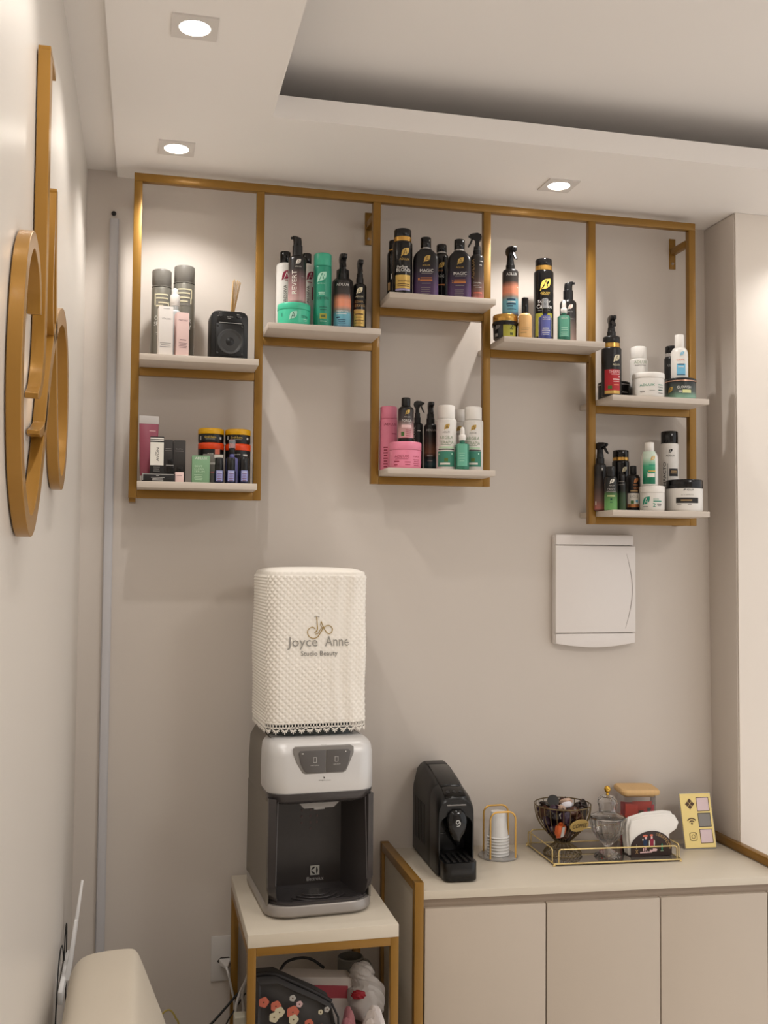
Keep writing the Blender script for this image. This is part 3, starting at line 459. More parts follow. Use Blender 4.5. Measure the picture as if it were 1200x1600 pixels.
('flat', 'shampoo_bottle', 'left of two wide flat black bottles fading to purple on the high middle shelf', 'bottle', 'hair and skin products standing on the gold wall shelf', (0.823, -0.185, 2.4845), -15.5, {'r': 0.0367, 'h': 0.1771, 'hb': 0.1425, 'hc': 0.1493, 'rc': 0.0153, 'band': 1}, {'body': 'g_magic', 'cap': 'blackgloss', 'band': 'silver'}, [('L', 0.0037, 0.1108, 0.0213, 'goldp', 'black'), ('T', 'ADLUX', 0.0018, 0.0922, 0.023, 0.0048, 'goldp', 0), ('T', 'MAGIC', 0.0028, 0.0765, 0.0387, 0.0085, 'white', 0), ('R', 0.0037, 0.0686, 0.0313, 0.0019, 'grey'), ('T', '1', -0.0193, 0.0516, 0.0048, 0.0074, 'copperp', 0), ('R', 0.0018, 0.0553, 0.0331, 0.0026, 'copperp'), ('R', 0.0018, 0.0488, 0.035, 0.0052, 'copperp'), ('R', 0.0018, 0.0396, 0.0258, 0.0022, 'grey'), ('R', 0.0, 0.0266, 0.0276, 0.0013, 'grey'), ('R', 0.0, 0.0211, 0.0235, 0.0013, 'grey'), ('R', 0.0, 0.0156, 0.0276, 0.0013, 'grey'), ('R', 0.0, 0.01, 0.0235, 0.0013, 'grey')]),
('flat', 'shampoo_bottle', 'right of two wide flat black bottles fading to purple on the high middle shelf', 'bottle', 'hair and skin products standing on the gold wall shelf', (0.9247, -0.185, 2.4845), -17.4, {'r': 0.0349, 'h': 0.1792, 'hb': 0.145, 'hc': 0.1516, 'rc': 0.0154, 'band': 1}, {'body': 'g_magic', 'cap': 'blackgloss', 'band': 'silver'}, [('L', 0.0036, 0.1123, 0.0214, 'goldp', 'black'), ('T', 'ADLUX', 0.0018, 0.0937, 0.0227, 0.0048, 'goldp', 0), ('T', 'MAGIC', 0.0027, 0.0759, 0.0381, 0.0086, 'white', 0), ('R', 0.0036, 0.0679, 0.0309, 0.0019, 'grey'), ('T', '2', -0.0191, 0.0527, 0.0047, 0.0075, 'copperp', 0), ('R', 0.0018, 0.0564, 0.0327, 0.0026, 'copperp'), ('R', 0.0018, 0.0499, 0.0345, 0.0052, 'copperp'), ('R', 0.0018, 0.0406, 0.0254, 0.0022, 'grey'), ('R', 0.0, 0.0275, 0.0272, 0.0013, 'grey'), ('R', 0.0, 0.0219, 0.0232, 0.0013, 'grey'), ('R', 0.0, 0.0163, 0.0272, 0.0013, 'grey'), ('R', 0.0, 0.0108, 0.0232, 0.0013, 'grey')]),
('cyl', 'shampoo_bottle', 'slim black bottle with silver ring between the two flat purple bottles', 'bottle', 'hair and skin products standing on the gold wall shelf', (0.8987, -0.09, 2.4845), -16.4, {'r': 0.0211, 'h': 0.1914, 'hb': 0.1623, 'hc': 0.1645, 'rc': 0.0154, 'band': 1}, {'body': 'blackgloss', 'cap': 'blackgloss', 'band': 'silver'}, [('L', 0.0, 0.1239, 0.0193, 'goldp', 'black'), ('T', 'ADLUX', -0.0039, 0.1075, 0.0174, 0.0046, 'copperp', 0), ('T', 'MAGIC', -0.0049, 0.0911, 0.0251, 0.0077, 'lightgrey', 0), ('R', 0.0, 0.0651, 0.0193, 0.0039, 'copperp')]),
('spray', 'spray_bottle', 'brown black spray bottle with trigger turned left at right end of high middle shelf', 'bottle', 'hair and skin products standing on the gold wall shelf', (0.979, -0.185, 2.4845), -18.4, {'r': 0.0199, 'h': 0.2037, 'hb': 0.1377, 'hn': 0.1634, 'rc': 0.0121, 'dir': -95, 'lev': 1}, {'body': 'g_complex', 'cap': 'blackplastic'}, [('T', 'ADLUX', -0.0123, 0.0942, 0.0591, 0.0094, 'tan', 1), ('R', 0.0133, 0.1159, 0.0114, 0.0019, 'lightgrey'), ('R', 0.0109, 0.1046, 0.0076, 0.0019, 'lightgrey'), ('T', 'Complex', 0.0009, 0.0519, 0.0248, 0.0057, 'white', 0), ('R', -0.002, 0.0444, 0.0153, 0.0019, 'lightgrey'), ('R', 0.0047, 0.0387, 0.0172, 0.0019, 'lightgrey'), ('R', 0.0028, 0.0228, 0.0248, 0.0038, 'coral')]),
('cyl', 'shampoo_bottle', 'tall pink bottle at left end of the low middle shelf', 'bottle', 'hair and skin products standing on the gold wall shelf', (0.7345, -0.11, 1.9885), -13.4, {'r': 0.0259, 'h': 0.1884, 'hb': 0.1517, 'hc': 0.1507, 'rc': 0.0248}, {'body': 'pink', 'cap': 'pink'}, [('T', 'ADLUX', 0.0076, 0.1345, 0.0409, 0.0067, 'wine', 0), ('R', 0.0189, 0.1071, 0.0175, 0.0017, 'wine'), ('R', -0.0082, 0.067, 0.0127, 0.0037, 'wine'), ('R', -0.0082, 0.059, 0.0107, 0.0037, 'wine'), ('R', -0.0082, 0.051, 0.0127, 0.0037, 'wine'), ('R', -0.0082, 0.043, 0.0107, 0.0037, 'wine'), ('R', -0.0082, 0.035, 0.0127, 0.0037, 'wine'), ('R', -0.0082, 0.027, 0.0107, 0.0037, 'wine'), ('R', -0.0082, 0.0191, 0.0127, 0.0037, 'wine'), ('R', -0.0082, 0.0111, 0.0107, 0.0037, 'wine')]),
('jar', 'hair_mask_jar', 'pink jar in front of the tall pink bottle', 'jar', 'hair and skin products standing on the gold wall shelf', (0.7659, -0.185, 1.9885), -14.4, {'r': 0.0464, 'h': 0.0755, 'hl': 0.0529}, {'body': 'pink', 'cap': 'pink'}, [('T', 'ADLUX', -0.01, 0.033, 0.0424, 0.0069, 'wine', 0), ('R', -0.01, 0.0258, 0.0387, 0.0011, 'wine'), ('R', -0.025, 0.0186, 0.0166, 0.0036, 'wine'), ('R', -0.0271, 0.0096, 0.0111, 0.0027, 'wine'), ('R', 0.0076, 0.0168, 0.0166, 0.0016, 'wine'), ('R', 0.0076, 0.0096, 0.0147, 0.0016, 'wine'), ('T', 'FORCA', 0.0346, 0.033, 0.0203, 0.0043, 'wine', 0), ('R', 0.0346, 0.024, 0.0203, 0.0018, 'wine'), ('R', 0.0346, 0.0186, 0.0172, 0.0018, 'wine'), ('R', 0.0346, 0.0132, 0.0203, 0.0018, 'wine'), ('R', 0.0346, 0.0078, 0.0172, 0.0018, 'wine')]),
('cyl', 'shampoo_bottle', 'black bottle with pink lower label standing on the pink jar', 'bottle', 'hair and skin products standing on the gold wall shelf', (0.7675, -0.185, 2.064), -14.4, {'r': 0.0226, 'h': 0.1295, 'hb': 0.1042, 'hc': 0.1062, 'rc': 0.0129}, {'body': 'g_forca', 'cap': 'blackplastic'}, [('L', 0.0049, 0.0857, 0.0146, 'goldp', 'black'), ('T', 'ADLUX', 0.004, 0.0723, 0.0184, 0.0037, 'lightgrey', 0), ('T', 'FORCA', 0.003, 0.0614, 0.0276, 0.007, 'white', 0), ('R', 0.003, 0.0546, 0.0276, 0.0016, 'lightgrey'), ('R', 0.0021, 0.0455, 0.0294, 0.0091, 'palepink'), ('R', -0.0092, 0.0236, 0.0092, 0.0119, 'green'), ('R', 0.0078, 0.0345, 0.0166, 0.0018, 'wine'), ('R', 0.0078, 0.029, 0.0166, 0.0016, 'wine'), ('R', 0.0078, 0.0236, 0.0141, 0.0016, 'wine'), ('R', 0.0078, 0.0181, 0.0166, 0.0016, 'wine'), ('R', -0.0006, 0.0126, 0.0239, 0.0016, 'wine')]),
('spray', 'spray_bottle', 'black trigger spray with handle turned right behind the pink jar', 'bottle', 'hair and skin products standing on the gold wall shelf', (0.8244, -0.1, 1.9885), -15.1, {'r': 0.0166, 'h': 0.2114, 'hb': 0.146, 'hn': 0.1749, 'rc': 0.0095, 'dir': 75, 'lev': 1}, {'body': 'blackmatte', 'cap': 'blackplastic'}, [('T', 'ADLUX', -0.0092, 0.1078, 0.0514, 0.0068, 'lightgrey', 1), ('R', 0.0051, 0.121, 0.0092, 0.0027, 'lightgrey')]),
('spray', 'spray_bottle', 'black spray bottle with faint copper and blue glow beside the white bottles', 'bottle', 'hair and skin products standing on the gold wall shelf', (0.8562, -0.13, 1.9885), -15.8, {'r': 0.0192, 'h': 0.2055, 'hb': 0.1399, 'hn': 0.1698, 'rc': 0.0122, 'dir': 10}, {'body': 'g_night2', 'cap': 'blackplastic'}, [('T', 'ADLUX', 0.0023, 0.1202, 0.0311, 0.006, 'lightgrey', 0), ('R', -0.0014, 0.0453, 0.0165, 0.0038, 'grey'), ('R', -0.0014, 0.0304, 0.0146, 0.0026, 'grey')]),
('cyl', 'shampoo_bottle', 'left white bottle with green base label on the low middle shelf', 'bottle', 'hair and skin products standing on the gold wall shelf', (0.8897, -0.18, 1.9885), -16.7, {'r': 0.0292, 'h': 0.1877, 'hb': 0.1486, 'hc': 0.1489, 'rc': 0.0251}, {'body': 'whiteplastic', 'cap': 'white'}, [('L', 0.0018, 0.1235, 0.0175, 'goldp', 'brown'), ('T', 'ADLUX', 0.0, 0.1088, 0.021, 0.0048, 'grey', 0), ('T', 'ARGILA', 0.0, 0.0931, 0.0401, 0.0092, 'sagep', 0), ('T', 'TERAPIA', 0.0, 0.0793, 0.0437, 0.0092, 'sagep', 0), ('R', -0.0018, 0.0723, 0.0292, 0.0015, 'sagep'), ('R', 0.0, 0.0646, 0.0437, 0.0055, 'palegreen'), ('R', 0.0, 0.0591, 0.0492, 0.003, 'darkgrey'), ('R', 0.0, 0.0315, 0.0529, 0.0443, 'teal'), ('R', -0.0221, 0.0453, 0.004, 0.0048, 'palegreen'), ('R', 0.0174, 0.0462, 0.004, 0.0055, 'palemint'), ('R', 0.0, 0.0288, 0.0109, 0.0092, 'olive'), ('R', -0.0037, 0.0177, 0.0292, 0.0055, 'paper')]),
('cyl', 'shampoo_bottle', 'right white bottle with green base label on the low middle shelf', 'bottle', 'hair and skin products standing on the gold wall shelf', (0.9723, -0.175, 1.9885), -18.2, {'r': 0.0295, 'h': 0.1878, 'hb': 0.1491, 'hc': 0.1494, 'rc': 0.0251}, {'body': 'whiteplastic', 'cap': 'white'}, [('L', 0.0018, 0.1243, 0.0177, 'goldp', 'brown'), ('T', 'ADLUX', 0.0, 0.1095, 0.0208, 0.0048, 'grey', 0), ('T', 'ARGILA', 0.0, 0.0937, 0.0398, 0.0093, 'sagep', 0), ('T', 'TERAPIA', 0.0, 0.0798, 0.0434, 0.0093, 'sagep', 0), ('R', -0.0018, 0.0728, 0.0289, 0.0015, 'sagep'), ('R', 0.0, 0.065, 0.0434, 0.0056, 'palegreen'), ('R', 0.0, 0.0594, 0.0488, 0.003, 'darkgrey'), ('R', 0.0, 0.0344, 0.0524, 0.0446, 'teal'), ('R', -0.0218, 0.0483, 0.004, 0.0048, 'palegreen'), ('R', 0.0172, 0.0492, 0.004, 0.0056, 'palemint'), ('R', 0.0, 0.0316, 0.0108, 0.0093, 'olive'), ('R', 0.0, 0.0205, 0.0289, 0.0056, 'paper')]),
('cyl', 'shampoo_bottle', 'white bottle standing behind between the two white and green bottles', 'bottle', 'hair and skin products standing on the gold wall shelf', (0.9613, -0.085, 1.9885), -17.5, {'r': 0.023, 'h': 0.1926, 'hb': 0.154, 'hc': 0.1561, 'rc': 0.0196}, {'body': 'whiteplastic', 'cap': 'white'}, [('L', -0.0038, 0.1327, 0.0172, 'goldp', 'brown'), ('T', 'ADLUX', -0.0038, 0.1174, 0.0172, 0.0038, 'grey', 0)]),
('drop', 'dropper_bottle', 'small sea green glass bottle with white dropper', 'bottle', 'hair and skin products standing on the gold wall shelf', (0.9289, -0.21, 1.9885), -17.6, {'r': 0.0198, 'h': 0.1245, 'hb': 0.0771, 'hc': 0.085, 'hk': 0.1015, 'rc': 0.0097, 'rk': 0.0068}, {'body': 'seaglass', 'cap': 'white', 'bulb': 'white'}, [('R', 0.0, 0.0418, 0.0308, 0.0624, 'seagreen'), ('R', -0.0009, 0.0473, 0.0163, 0.0013, 'palemint'), ('R', -0.0009, 0.0399, 0.0139, 0.0013, 'palemint'), ('R', -0.0009, 0.0326, 0.0163, 0.0013, 'palemint'), ('R', -0.0009, 0.0253, 0.0139, 0.0013, 'palemint')]),
('jar', 'hair_mask_jar', 'black jar with gold lid and lime number label', 'jar', 'hair and skin products standing on the gold wall shelf', (1.0669, -0.185, 2.3785), -20.0, {'r': 0.0376, 'h': 0.0701, 'hl': 0.0504, 'hr': 0.0373, 'rim': 1}, {'body': 'blackgloss', 'cap': 'gold'}, [('R', 0.0146, 0.0279, 0.0414, 0.0525, 'lime'), ('T', '2', 0.0187, 0.0326, 0.0113, 0.0169, 'olived', 0), ('R', 0.0307, 0.0363, 0.0075, 0.0026, 'olived'), ('R', 0.0187, 0.011, 0.0094, 0.0075, 'olived'), ('L', -0.0229, 0.0335, 0.0188, 'grey', 'black'), ('R', -0.0278, 0.0091, 0.0113, 0.0094, 'grey')]),
('spray', 'spray_bottle', 'tall black spray bottle with copper and sky blue bands on the gold lidded jar', 'bottle', 'hair and skin products standing on the gold wall shelf', (1.082, -0.185, 2.4486), -20.2, {'r': 0.0236, 'h': 0.2073, 'hb': 0.139, 'hn': 0.1633, 'rc': 0.0131, 'dir': 35}, {'body': 'g_night', 'cap': 'blackplastic'}, [('T', 'ADLUX', 0.0049, 0.1205, 0.0321, 0.0084, 'white', 0), ('R', 0.0238, 0.0827, 0.0057, 0.0019, 'white'), ('R', 0.003, 0.0458, 0.0264, 0.0038, 'darkblue'), ('R', 0.0049, 0.0382, 0.0245, 0.003, 'white'), ('R', 0.003, 0.0325, 0.0283, 0.0038, 'darkblue'), ('R', -0.0008, 0.0259, 0.017, 0.0029, 'darkblue'), ('R', 0.0049, 0.0165, 0.0264, 0.0015, 'darkblue')]),
('cyl', 'serum_bottle', 'small peach yellow bottle with short black pump', 'bottle', 'hair and skin products standing on the gold wall shelf', (1.1168, -0.215, 2.3785), -21.1, {'r': 0.0199, 'h': 0.1204, 'hb': 0.0734, 'hc': 0.0755, 'rc': 0.0098}, {'body': 'peach', 'cap': 'blackgloss'}, [('T', 'ADLUX', -0.0006, 0.0638, 0.0262, 0.0038, 'tan', 0), ('R', 0.0013, 0.0272, 0.0262, 0.0019, 'tan'), ('R', -0.0006, 0.0225, 0.0224, 0.0019, 'tan'), ('R', -0.0043, 0.0141, 0.0168, 0.0026, 'tan')]),
('cyl', 'shampoo_bottle', 'tallest black bottle with gold band and large yellow leaf on the fourth shelf', 'bottle', 'hair and skin products standing on the gold wall shelf', (1.2153, -0.115, 2.3785), -22.1, {'r': 0.0301, 'h': 0.2686, 'hb': 0.2317, 'hc': 0.233, 'hg': 0.2465, 'rc': 0.0252, 'band': 1}, {'body': 'blackgloss', 'cap': 'blackgloss', 'band': 'gold'}, [('L', 0.0061, 0.1851, 0.0371, 'yellowp', 'black'), ('T', 'ADLUX', 0.0051, 0.1598, 0.0293, 0.0059, 'yellowp', 0), ('R', 0.0051, 0.1543, 0.0215, 0.002, 'goldp'), ('T', 'Super', 0.0022, 0.1325, 0.0391, 0.0117, 'white', 0), ('T', 'Cachos', 0.0031, 0.1188, 0.0489, 0.0117, 'white', 0), ('R', 0.0012, 0.0633, 0.0567, 0.0704, 'lime'), ('R', 0.0012, 0.1071, 0.0352, 0.002, 'grey')]),
('drop', 'spray_bottle', 'small blue bottle with clear overcap in front of the tallest black bottle', 'bottle', 'hair and skin products standing on the gold wall shelf', (1.1793, -0.215, 2.3785), -22.2, {'r': 0.0192, 'h': 0.1216, 'hb': 0.0691, 'hc': 0.0771, 'hk': 0.0932, 'rc': 0.0079, 'rk': 0.0096, 'flat': 1}, {'body': 'blueglass', 'cap': 'blackplastic', 'bulb': 'clearcap'}, [('R', 0.0026, 0.0396, 0.0278, 0.0586, 'blueprint'), ('T', 'ADLUX', 0.0055, 0.0622, 0.0241, 0.0057, 'white', 0), ('R', 0.0045, 0.0565, 0.0223, 0.0013, 'white'), ('R', 0.0026, 0.0302, 0.0185, 0.0025, 'white'), ('R', 0.0035, 0.0245, 0.0241, 0.003, 'white'), ('R', 0.0026, 0.0179, 0.0204, 0.0019, 'white'), ('R', 0.0026, 0.0123, 0.0167, 0.0015, 'white')]),
('drop', 'dropper_bottle', 'small teal bottle with white dropper at right of the fourth shelf', 'bottle', 'hair and skin products standing on the gold wall shelf', (1.2389, -0.215, 2.3785), -23.2, {'r': 0.0192, 'h': 0.1221, 'hb': 0.0746, 'hc': 0.0814, 'hk': 0.0966, 'rc': 0.0097, 'rk': 0.0066}, {'body': 'seaglass', 'cap': 'white', 'bulb': 'white'}, [('R', 0.0015, 0.0413, 0.0313, 0.0627, 'seagreen'), ('T', 'ADLUX', 0.0015, 0.0649, 0.0184, 0.0049, 'white', 0), ('R', 0.0015, 0.0356, 0.0184, 0.0023, 'palemint'), ('R', 0.0024, 0.0299, 0.0202, 0.0023, 'palemint'), ('R', 0.0015, 0.0223, 0.0202, 0.0015, 'palemint'), ('R', 0.0015, 0.0178, 0.0172, 0.0015, 'palemint'), ('R', 0.0015, 0.0133, 0.0202, 0.0015, 'palemint')]),
('pump', 'pump_bottle', 'slim black pump bottle behind the teal dropper bottle', 'bottle', 'hair and skin products standing on the gold wall shelf', (1.2888, -0.13, 2.3785), -23.4, {'r': 0.0251, 'h': 0.2013, 'hb': 0.1441, 'hn': 0.154, 'rc': 0.0149, 'dir': 120}, {'body': 'g_revert2', 'cap': 'blackplastic'}, [('L', 0.0073, 0.1192, 0.0167, 'paper', 'coral'), ('T', 'ADLUX', 0.0063, 0.1045, 0.0165, 0.0039, 'lightgrey', 0), ('R', 0.0063, 0.0831, 0.0257, 0.0014, 'grey')]),
('jar', 'hair_mask_jar', 'black jar behind the red labelled spray bottle', 'jar', 'hair and skin products standing on the gold wall shelf', (1.4546, -0.1, 2.2235), -25.9, {'r': 0.0499, 'h': 0.0588, 'hl': 0.0471, 'band': 1}, {'body': 'blackgloss', 'cap': 'blackgloss', 'band': 'silver'}, [('R', 0.0369, 0.0245, 0.0227, 0.0032, 'grey')]),
('spray', 'spray_bottle', 'black spray bottle with red label and gold rings on the right upper shelf', 'bottle', 'hair and skin products standing on the gold wall shelf', (1.4051, -0.185, 2.2235), -25.8, {'r': 0.0297, 'h': 0.2469, 'hb': 0.1475, 'hn': 0.183, 'hg': 0.1598, 'rc': 0.0231, 'rt': 0.0132, 'dir': 20, 'ring': 1}, {'body': 'blackplastic', 'cap': 'blackplastic', 'band': 'gold'}, [('R', 0.0033, 0.043, 0.0492, 0.0733, 'redp'), ('R', 0.0033, 0.0117, 0.0492, 0.0097, 'goldp'), ('L', 0.0164, 0.1132, 0.0232, 'cream', 'black'), ('T', 'ADLUX', 0.0153, 0.0939, 0.0227, 0.0054, 'cream', 0), ('T', 'THERMO', 0.0111, 0.0728, 0.036, 0.0097, 'palepink', 0), ('R', 0.0132, 0.0651, 0.0265, 0.0019, 'palepink'), ('R', 0.0251, 0.0574, 0.0057, 0.0039, 'palepink'), ('R', 0.0153, 0.0497, 0.0208, 0.0039, 'palepink'), ('R', 0.0153, 0.043, 0.0189, 0.0019, 'palepink'), ('R', 0.0153, 0.0334, 0.017, 0.0039, 'coral'), ('R', -0.0043, 0.0257, 0.0123, 0.0097, 'green')]),
('cyl', 'shampoo_bottle', 'white bottle with white cap in the middle of the right upper shelf', 'bottle', 'hair and skin products standing on the gold wall shelf', (1.5335, -0.11, 2.2235), -27.3, {'r': 0.0271, 'h': 0.1733, 'hb': 0.1355, 'hc': 0.1362, 'rc': 0.0239}, {'body': 'whiteplastic', 'cap': 'white'}, [('T', 'ADLUX', 0.0069, 0.1226, 0.0411, 0.0084, 'sagep', 0), ('R', 0.0059, 0.1131, 0.0352, 0.0014, 'grey')]),
('jar', 'hair_mask_jar', 'white jar with green lettering on the right upper shelf', 'jar', 'hair and skin products standing on the gold wall shelf', (1.5261, -0.185, 2.2235), -27.8, {'r': 0.0484, 'h': 0.0752, 'hl': 0.059}, {'body': 'whiteplastic', 'cap': 'white'}, [('T', 'ADLUX', -0.0032, 0.0359, 0.0446, 0.0069, 'tealp', 0), ('T', 'ARGILA', 0.0405, 0.0368, 0.0205, 0.0046, 'tealp', 0), ('T', 'TERAPIA', 0.0405, 0.0291, 0.0205, 0.0046, 'mintdark', 0), ('R', 0.0405, 0.0205, 0.0186, 0.0027, 'mintdark'), ('R', -0.0175, 0.0166, 0.0149, 0.0027, 'grey'), ('R', 0.0118, 0.0185, 0.0167, 0.0017, 'grey'), ('R', 0.0405, 0.0118, 0.0186, 0.0023, 'grey')]),
('cyl', 'shampoo_bottle', 'black bottle with silver band at the back right of the right upper shelf', 'bottle', 'hair and skin products standing on the gold wall shelf', (1.6582, -0.09, 2.2235), -29.0, {'r': 0.0238, 'h': 0.1866, 'hb': 0.1509, 'hc': 0.1532, 'hg': 0.1633, 'rc': 0.0209, 'band': 1}, {'body': 'blackplastic', 'cap': 'blackgloss', 'band': 'silver'}, [('T', 'ADLUX', -0.0034, 0.1233, 0.0231, 0.0081, 'grey', 0)]),
('jar', 'hair_mask_jar', 'dark green black jar with rose gold line at right upper shelf', 'jar', 'hair and skin products standing on the gold wall shelf', (1.6342, -0.185, 2.2235), -29.5, {'r': 0.0466, 'h': 0.0637, 'hl': 0.0528, 'band': 1}, {'body': 'g_glow', 'cap': 'blackgloss', 'band': 'rosegold'}, [('L', -0.0315, 0.0276, 0.0194, 'goldp', 'brown'), ('T', 'GLOWISH', 0.0112, 0.0344, 0.0422, 0.0078, 'white', 0), ('R', 0.0193, 0.0218, 0.0268, 0.0097, 'paleyellow'), ('R', -0.0004, 0.0218, 0.0096, 0.0058, 'lightgrey')]),
('cyl', 'lotion_bottle', 'small white bottle with blue label on the dark green jar', 'bottle', 'hair and skin products standing on the gold wall shelf', (1.631, -0.185, 2.2872), -29.4, {'r': 0.0254, 'h': 0.1383, 'hb': 0.0977, 'hc': 0.1003, 'rc': 0.0138, 'soft': 1}, {'body': 'whiteplastic', 'cap': 'white'}, [('L', 0.0084, 0.0759, 0.0137, 'skyp', 'white'), ('T', 'DEPIL', 0.0046, 0.0573, 0.0256, 0.0039, 'coral', 0), ('R', 0.0055, 0.0279, 0.0266, 0.0353, 'skyp'), ('R', 0.0046, 0.0435, 0.0201, 0.0035, 'darkblue'), ('R', 0.0046, 0.0357, 0.0165, 0.002, 'white'), ('R', 0.0046, 0.0122, 0.0238, 0.002, 'darkblue')]),
('spray', 'spray_bottle', 'dark brown spray bottle at the left end of the bottom right shelf', 'bottle', 'hair and skin products standing on the gold wall shelf', (1.3965, -0.125, 1.8825), -25.2, {'r': 0.0186, 'h': 0.2108, 'hb': 0.1453, 'hn': 0.1748, 'rc': 0.0129, 'dir': 55}, {'body': 'g_complex', 'cap': 'blackplastic'}, [('R', 0.0063, 0.1275, 0.0038, 0.0078, 'lightgrey'), ('R', -0.0142, 0.0243, 0.0038, 0.0117, 'paper')]),
('cyl', 'shampoo_bottle', 'small black bottle with bright green label on the bottom right shelf', 'bottle', 'hair and skin products standing on the gold wall shelf', (1.4074, -0.175, 1.8825), -25.8, {'r': 0.0194, 'h': 0.133, 'hb': 0.1028, 'hc': 0.104, 'rc': 0.0132}, {'body': 'g_green', 'cap': 'blackplastic'}, [('L', 0.0039, 0.0872, 0.0154, 'paper', 'black'), ('T', 'ADLUX', 0.003, 0.0744, 0.0171, 0.0035, 'lightgrey', 0), ('T', 'CRESCE', 0.0012, 0.0632, 0.0234, 0.0058, 'lightgrey', 0), ('R', 0.0012, 0.0565, 0.0288, 0.0023, 'grey'), ('R', 0.0012, 0.0435, 0.0234, 0.0035, 'paleyellow'), ('R', 0.0012, 0.0336, 0.0054, 0.0058, 'mintdark'), ('R', 0.0012, 0.0249, 0.0072, 0.0023, 'mintdark')]),
('cyl', 'shampoo_bottle', 'small black bottle with narrow green streak beside the bright green one', 'bottle', 'hair and skin products standing on the gold wall shelf', (1.4485, -0.165, 1.8825), -26.4, {'r': 0.013, 'h': 0.1109, 'hb': 0.0895, 'hc': 0.0915, 'rc': 0.0104}, {'body': 'g_green2', 'cap': 'blackplastic'}, [('R', -0.0002, 0.0884, 0.0151, 0.0015, 'grey'), ('R', -0.0002, 0.0797, 0.0188, 0.0015, 'grey')]),
('cyl', 'shampoo_bottle', 'tall black bottle with gold band at back left of the bottom right shelf', 'bottle', 'hair and skin products standing on the gold wall shelf', (1.4842, -0.085, 1.8825), -26.3, {'r': 0.0266, 'h': 0.1926, 'hb': 0.1593, 'hc': 0.1598, 'hg': 0.1703, 'rc': 0.0245, 'band': 1}, {'body': 'blackgloss', 'cap': 'blackgloss', 'band': 'gold'}, [('L', 0.0123, 0.1315, 0.0178, 'cream', 'black'), ('R', 0.0044, 0.1127, 0.0132, 0.002, 'cream')]),
('cyl', 'shampoo_bottle', 'black bottle with copper lettering and white lower label on the bottom right shelf', 'bottle', 'hair and skin products standing on the gold wall shelf', (1.4985, -0.14, 1.8825), -27.0, {'r': 0.0214, 'h': 0.1405, 'hb': 0.1137, 'hc': 0.1161, 'rc': 0.0105}, {'body': 'blackplastic', 'cap': 'blackplastic'}, [('L', 0.0092, 0.0937, 0.0156, 'copperp', 'brown'), ('R', 0.0072, 0.081, 0.015, 0.0027, 'copperp'), ('T', 'SOS', 0.0092, 0.0713, 0.015, 0.007, 'copperp', 0), ('R', 0.0033, 0.0625, 0.0225, 0.0031, 'tan'), ('R', 0.0005, 0.0391, 0.0375, 0.0332, 'paper'), ('R', 0.0005, 0.0173, 0.0375, 0.0098, 'copperp'), ('T', 'S.O.S', 0.0023, 0.046, 0.0244, 0.0078, 'grey', 0), ('R', -0.0023, 0.0284, 0.0094, 0.0098, 'green'), ('R', 0.0113, 0.0313, 0.0075, 0.0078, 'skyp')]),
('jar', 'hair_mask_jar', 'white jar with large green leaf on the bottom right shelf', 'jar', 'hair and skin products standing on the gold wall shelf', (1.5381, -0.185, 1.8825), -28.0, {'r': 0.0373, 'h': 0.0761, 'hl': 0.0558}, {'body': 'whiteplastic', 'cap': 'white'}, [('L', -0.0181, 0.03, 0.0268, 'tealp', 'white'), ('R', -0.0203, 0.0127, 0.0167, 0.0019, 'grey'), ('T', 'SOS', 0.0115, 0.0357, 0.0167, 0.0038, 'tealp', 0), ('R', 0.0165, 0.029, 0.026, 0.0031, 'tealp'), ('T', '2', 0.0063, 0.0175, 0.0083, 0.0115, 'tealp', 0), ('R', 0.0218, 0.0204, 0.0148, 0.0031, 'darkgrey'), ('R', 0.0218, 0.015, 0.0111, 0.0019, 'grey')]),
('cyl', 'lotion_bottle', 'white bottle fading to green standing on the white jar', 'bottle', 'hair and skin products standing on the gold wall shelf', (1.5291, -0.185, 1.9586), -27.8, {'r': 0.0253, 'h': 0.1326, 'hb': 0.1041, 'hc': 0.1057, 'rc': 0.0141, 'soft': 1}, {'body': 'whiteplastic', 'cap': 'white'}, [('G', -0.0009, 0.0544, 0.0391, 0.0984, 'g_greenlabel'), ('L', 0.0105, 0.0823, 0.0154, 'goldp', 'paper'), ('R', 0.0085, 0.0621, 0.0186, 0.0023, 'tealp'), ('R', 0.0085, 0.0438, 0.0223, 0.0039, 'goldp'), ('R', 0.0056, 0.0322, 0.0223, 0.0135, 'paper'), ('R', 0.0066, 0.038, 0.0186, 0.0019, 'tealp')]),
('cyl', 'shampoo_bottle', 'tall white bottle with black cap and vertical black word', 'bottle', 'hair and skin products standing on the gold wall shelf', (1.6542, -0.08, 1.8825), -28.9, {'r': 0.0292, 'h': 0.2583, 'hb': 0.2193, 'hc': 0.2201, 'rc': 0.0261}, {'body': 'whiteplastic', 'cap': 'blackgloss'}, [('L', 0.0035, 0.1946, 0.0131, 'black', 'white'), ('T', 'ADLUX', 0.0029, 0.1799, 0.027, 0.0056, 'darkgrey', 0), ('T', 'IMPACTO', -0.0151, 0.1203, 0.079, 0.0101, 'black', 1), ('R', -0.0048, 0.1193, 0.0015, 0.0724, 'grey'), ('R', 0.014, 0.1273, 0.0289, 0.0241, 'blackp'), ('R', 0.014, 0.1313, 0.0193, 0.002, 'tan'), ('R', 0.014, 0.1253, 0.0212, 0.0024, 'tan')]),
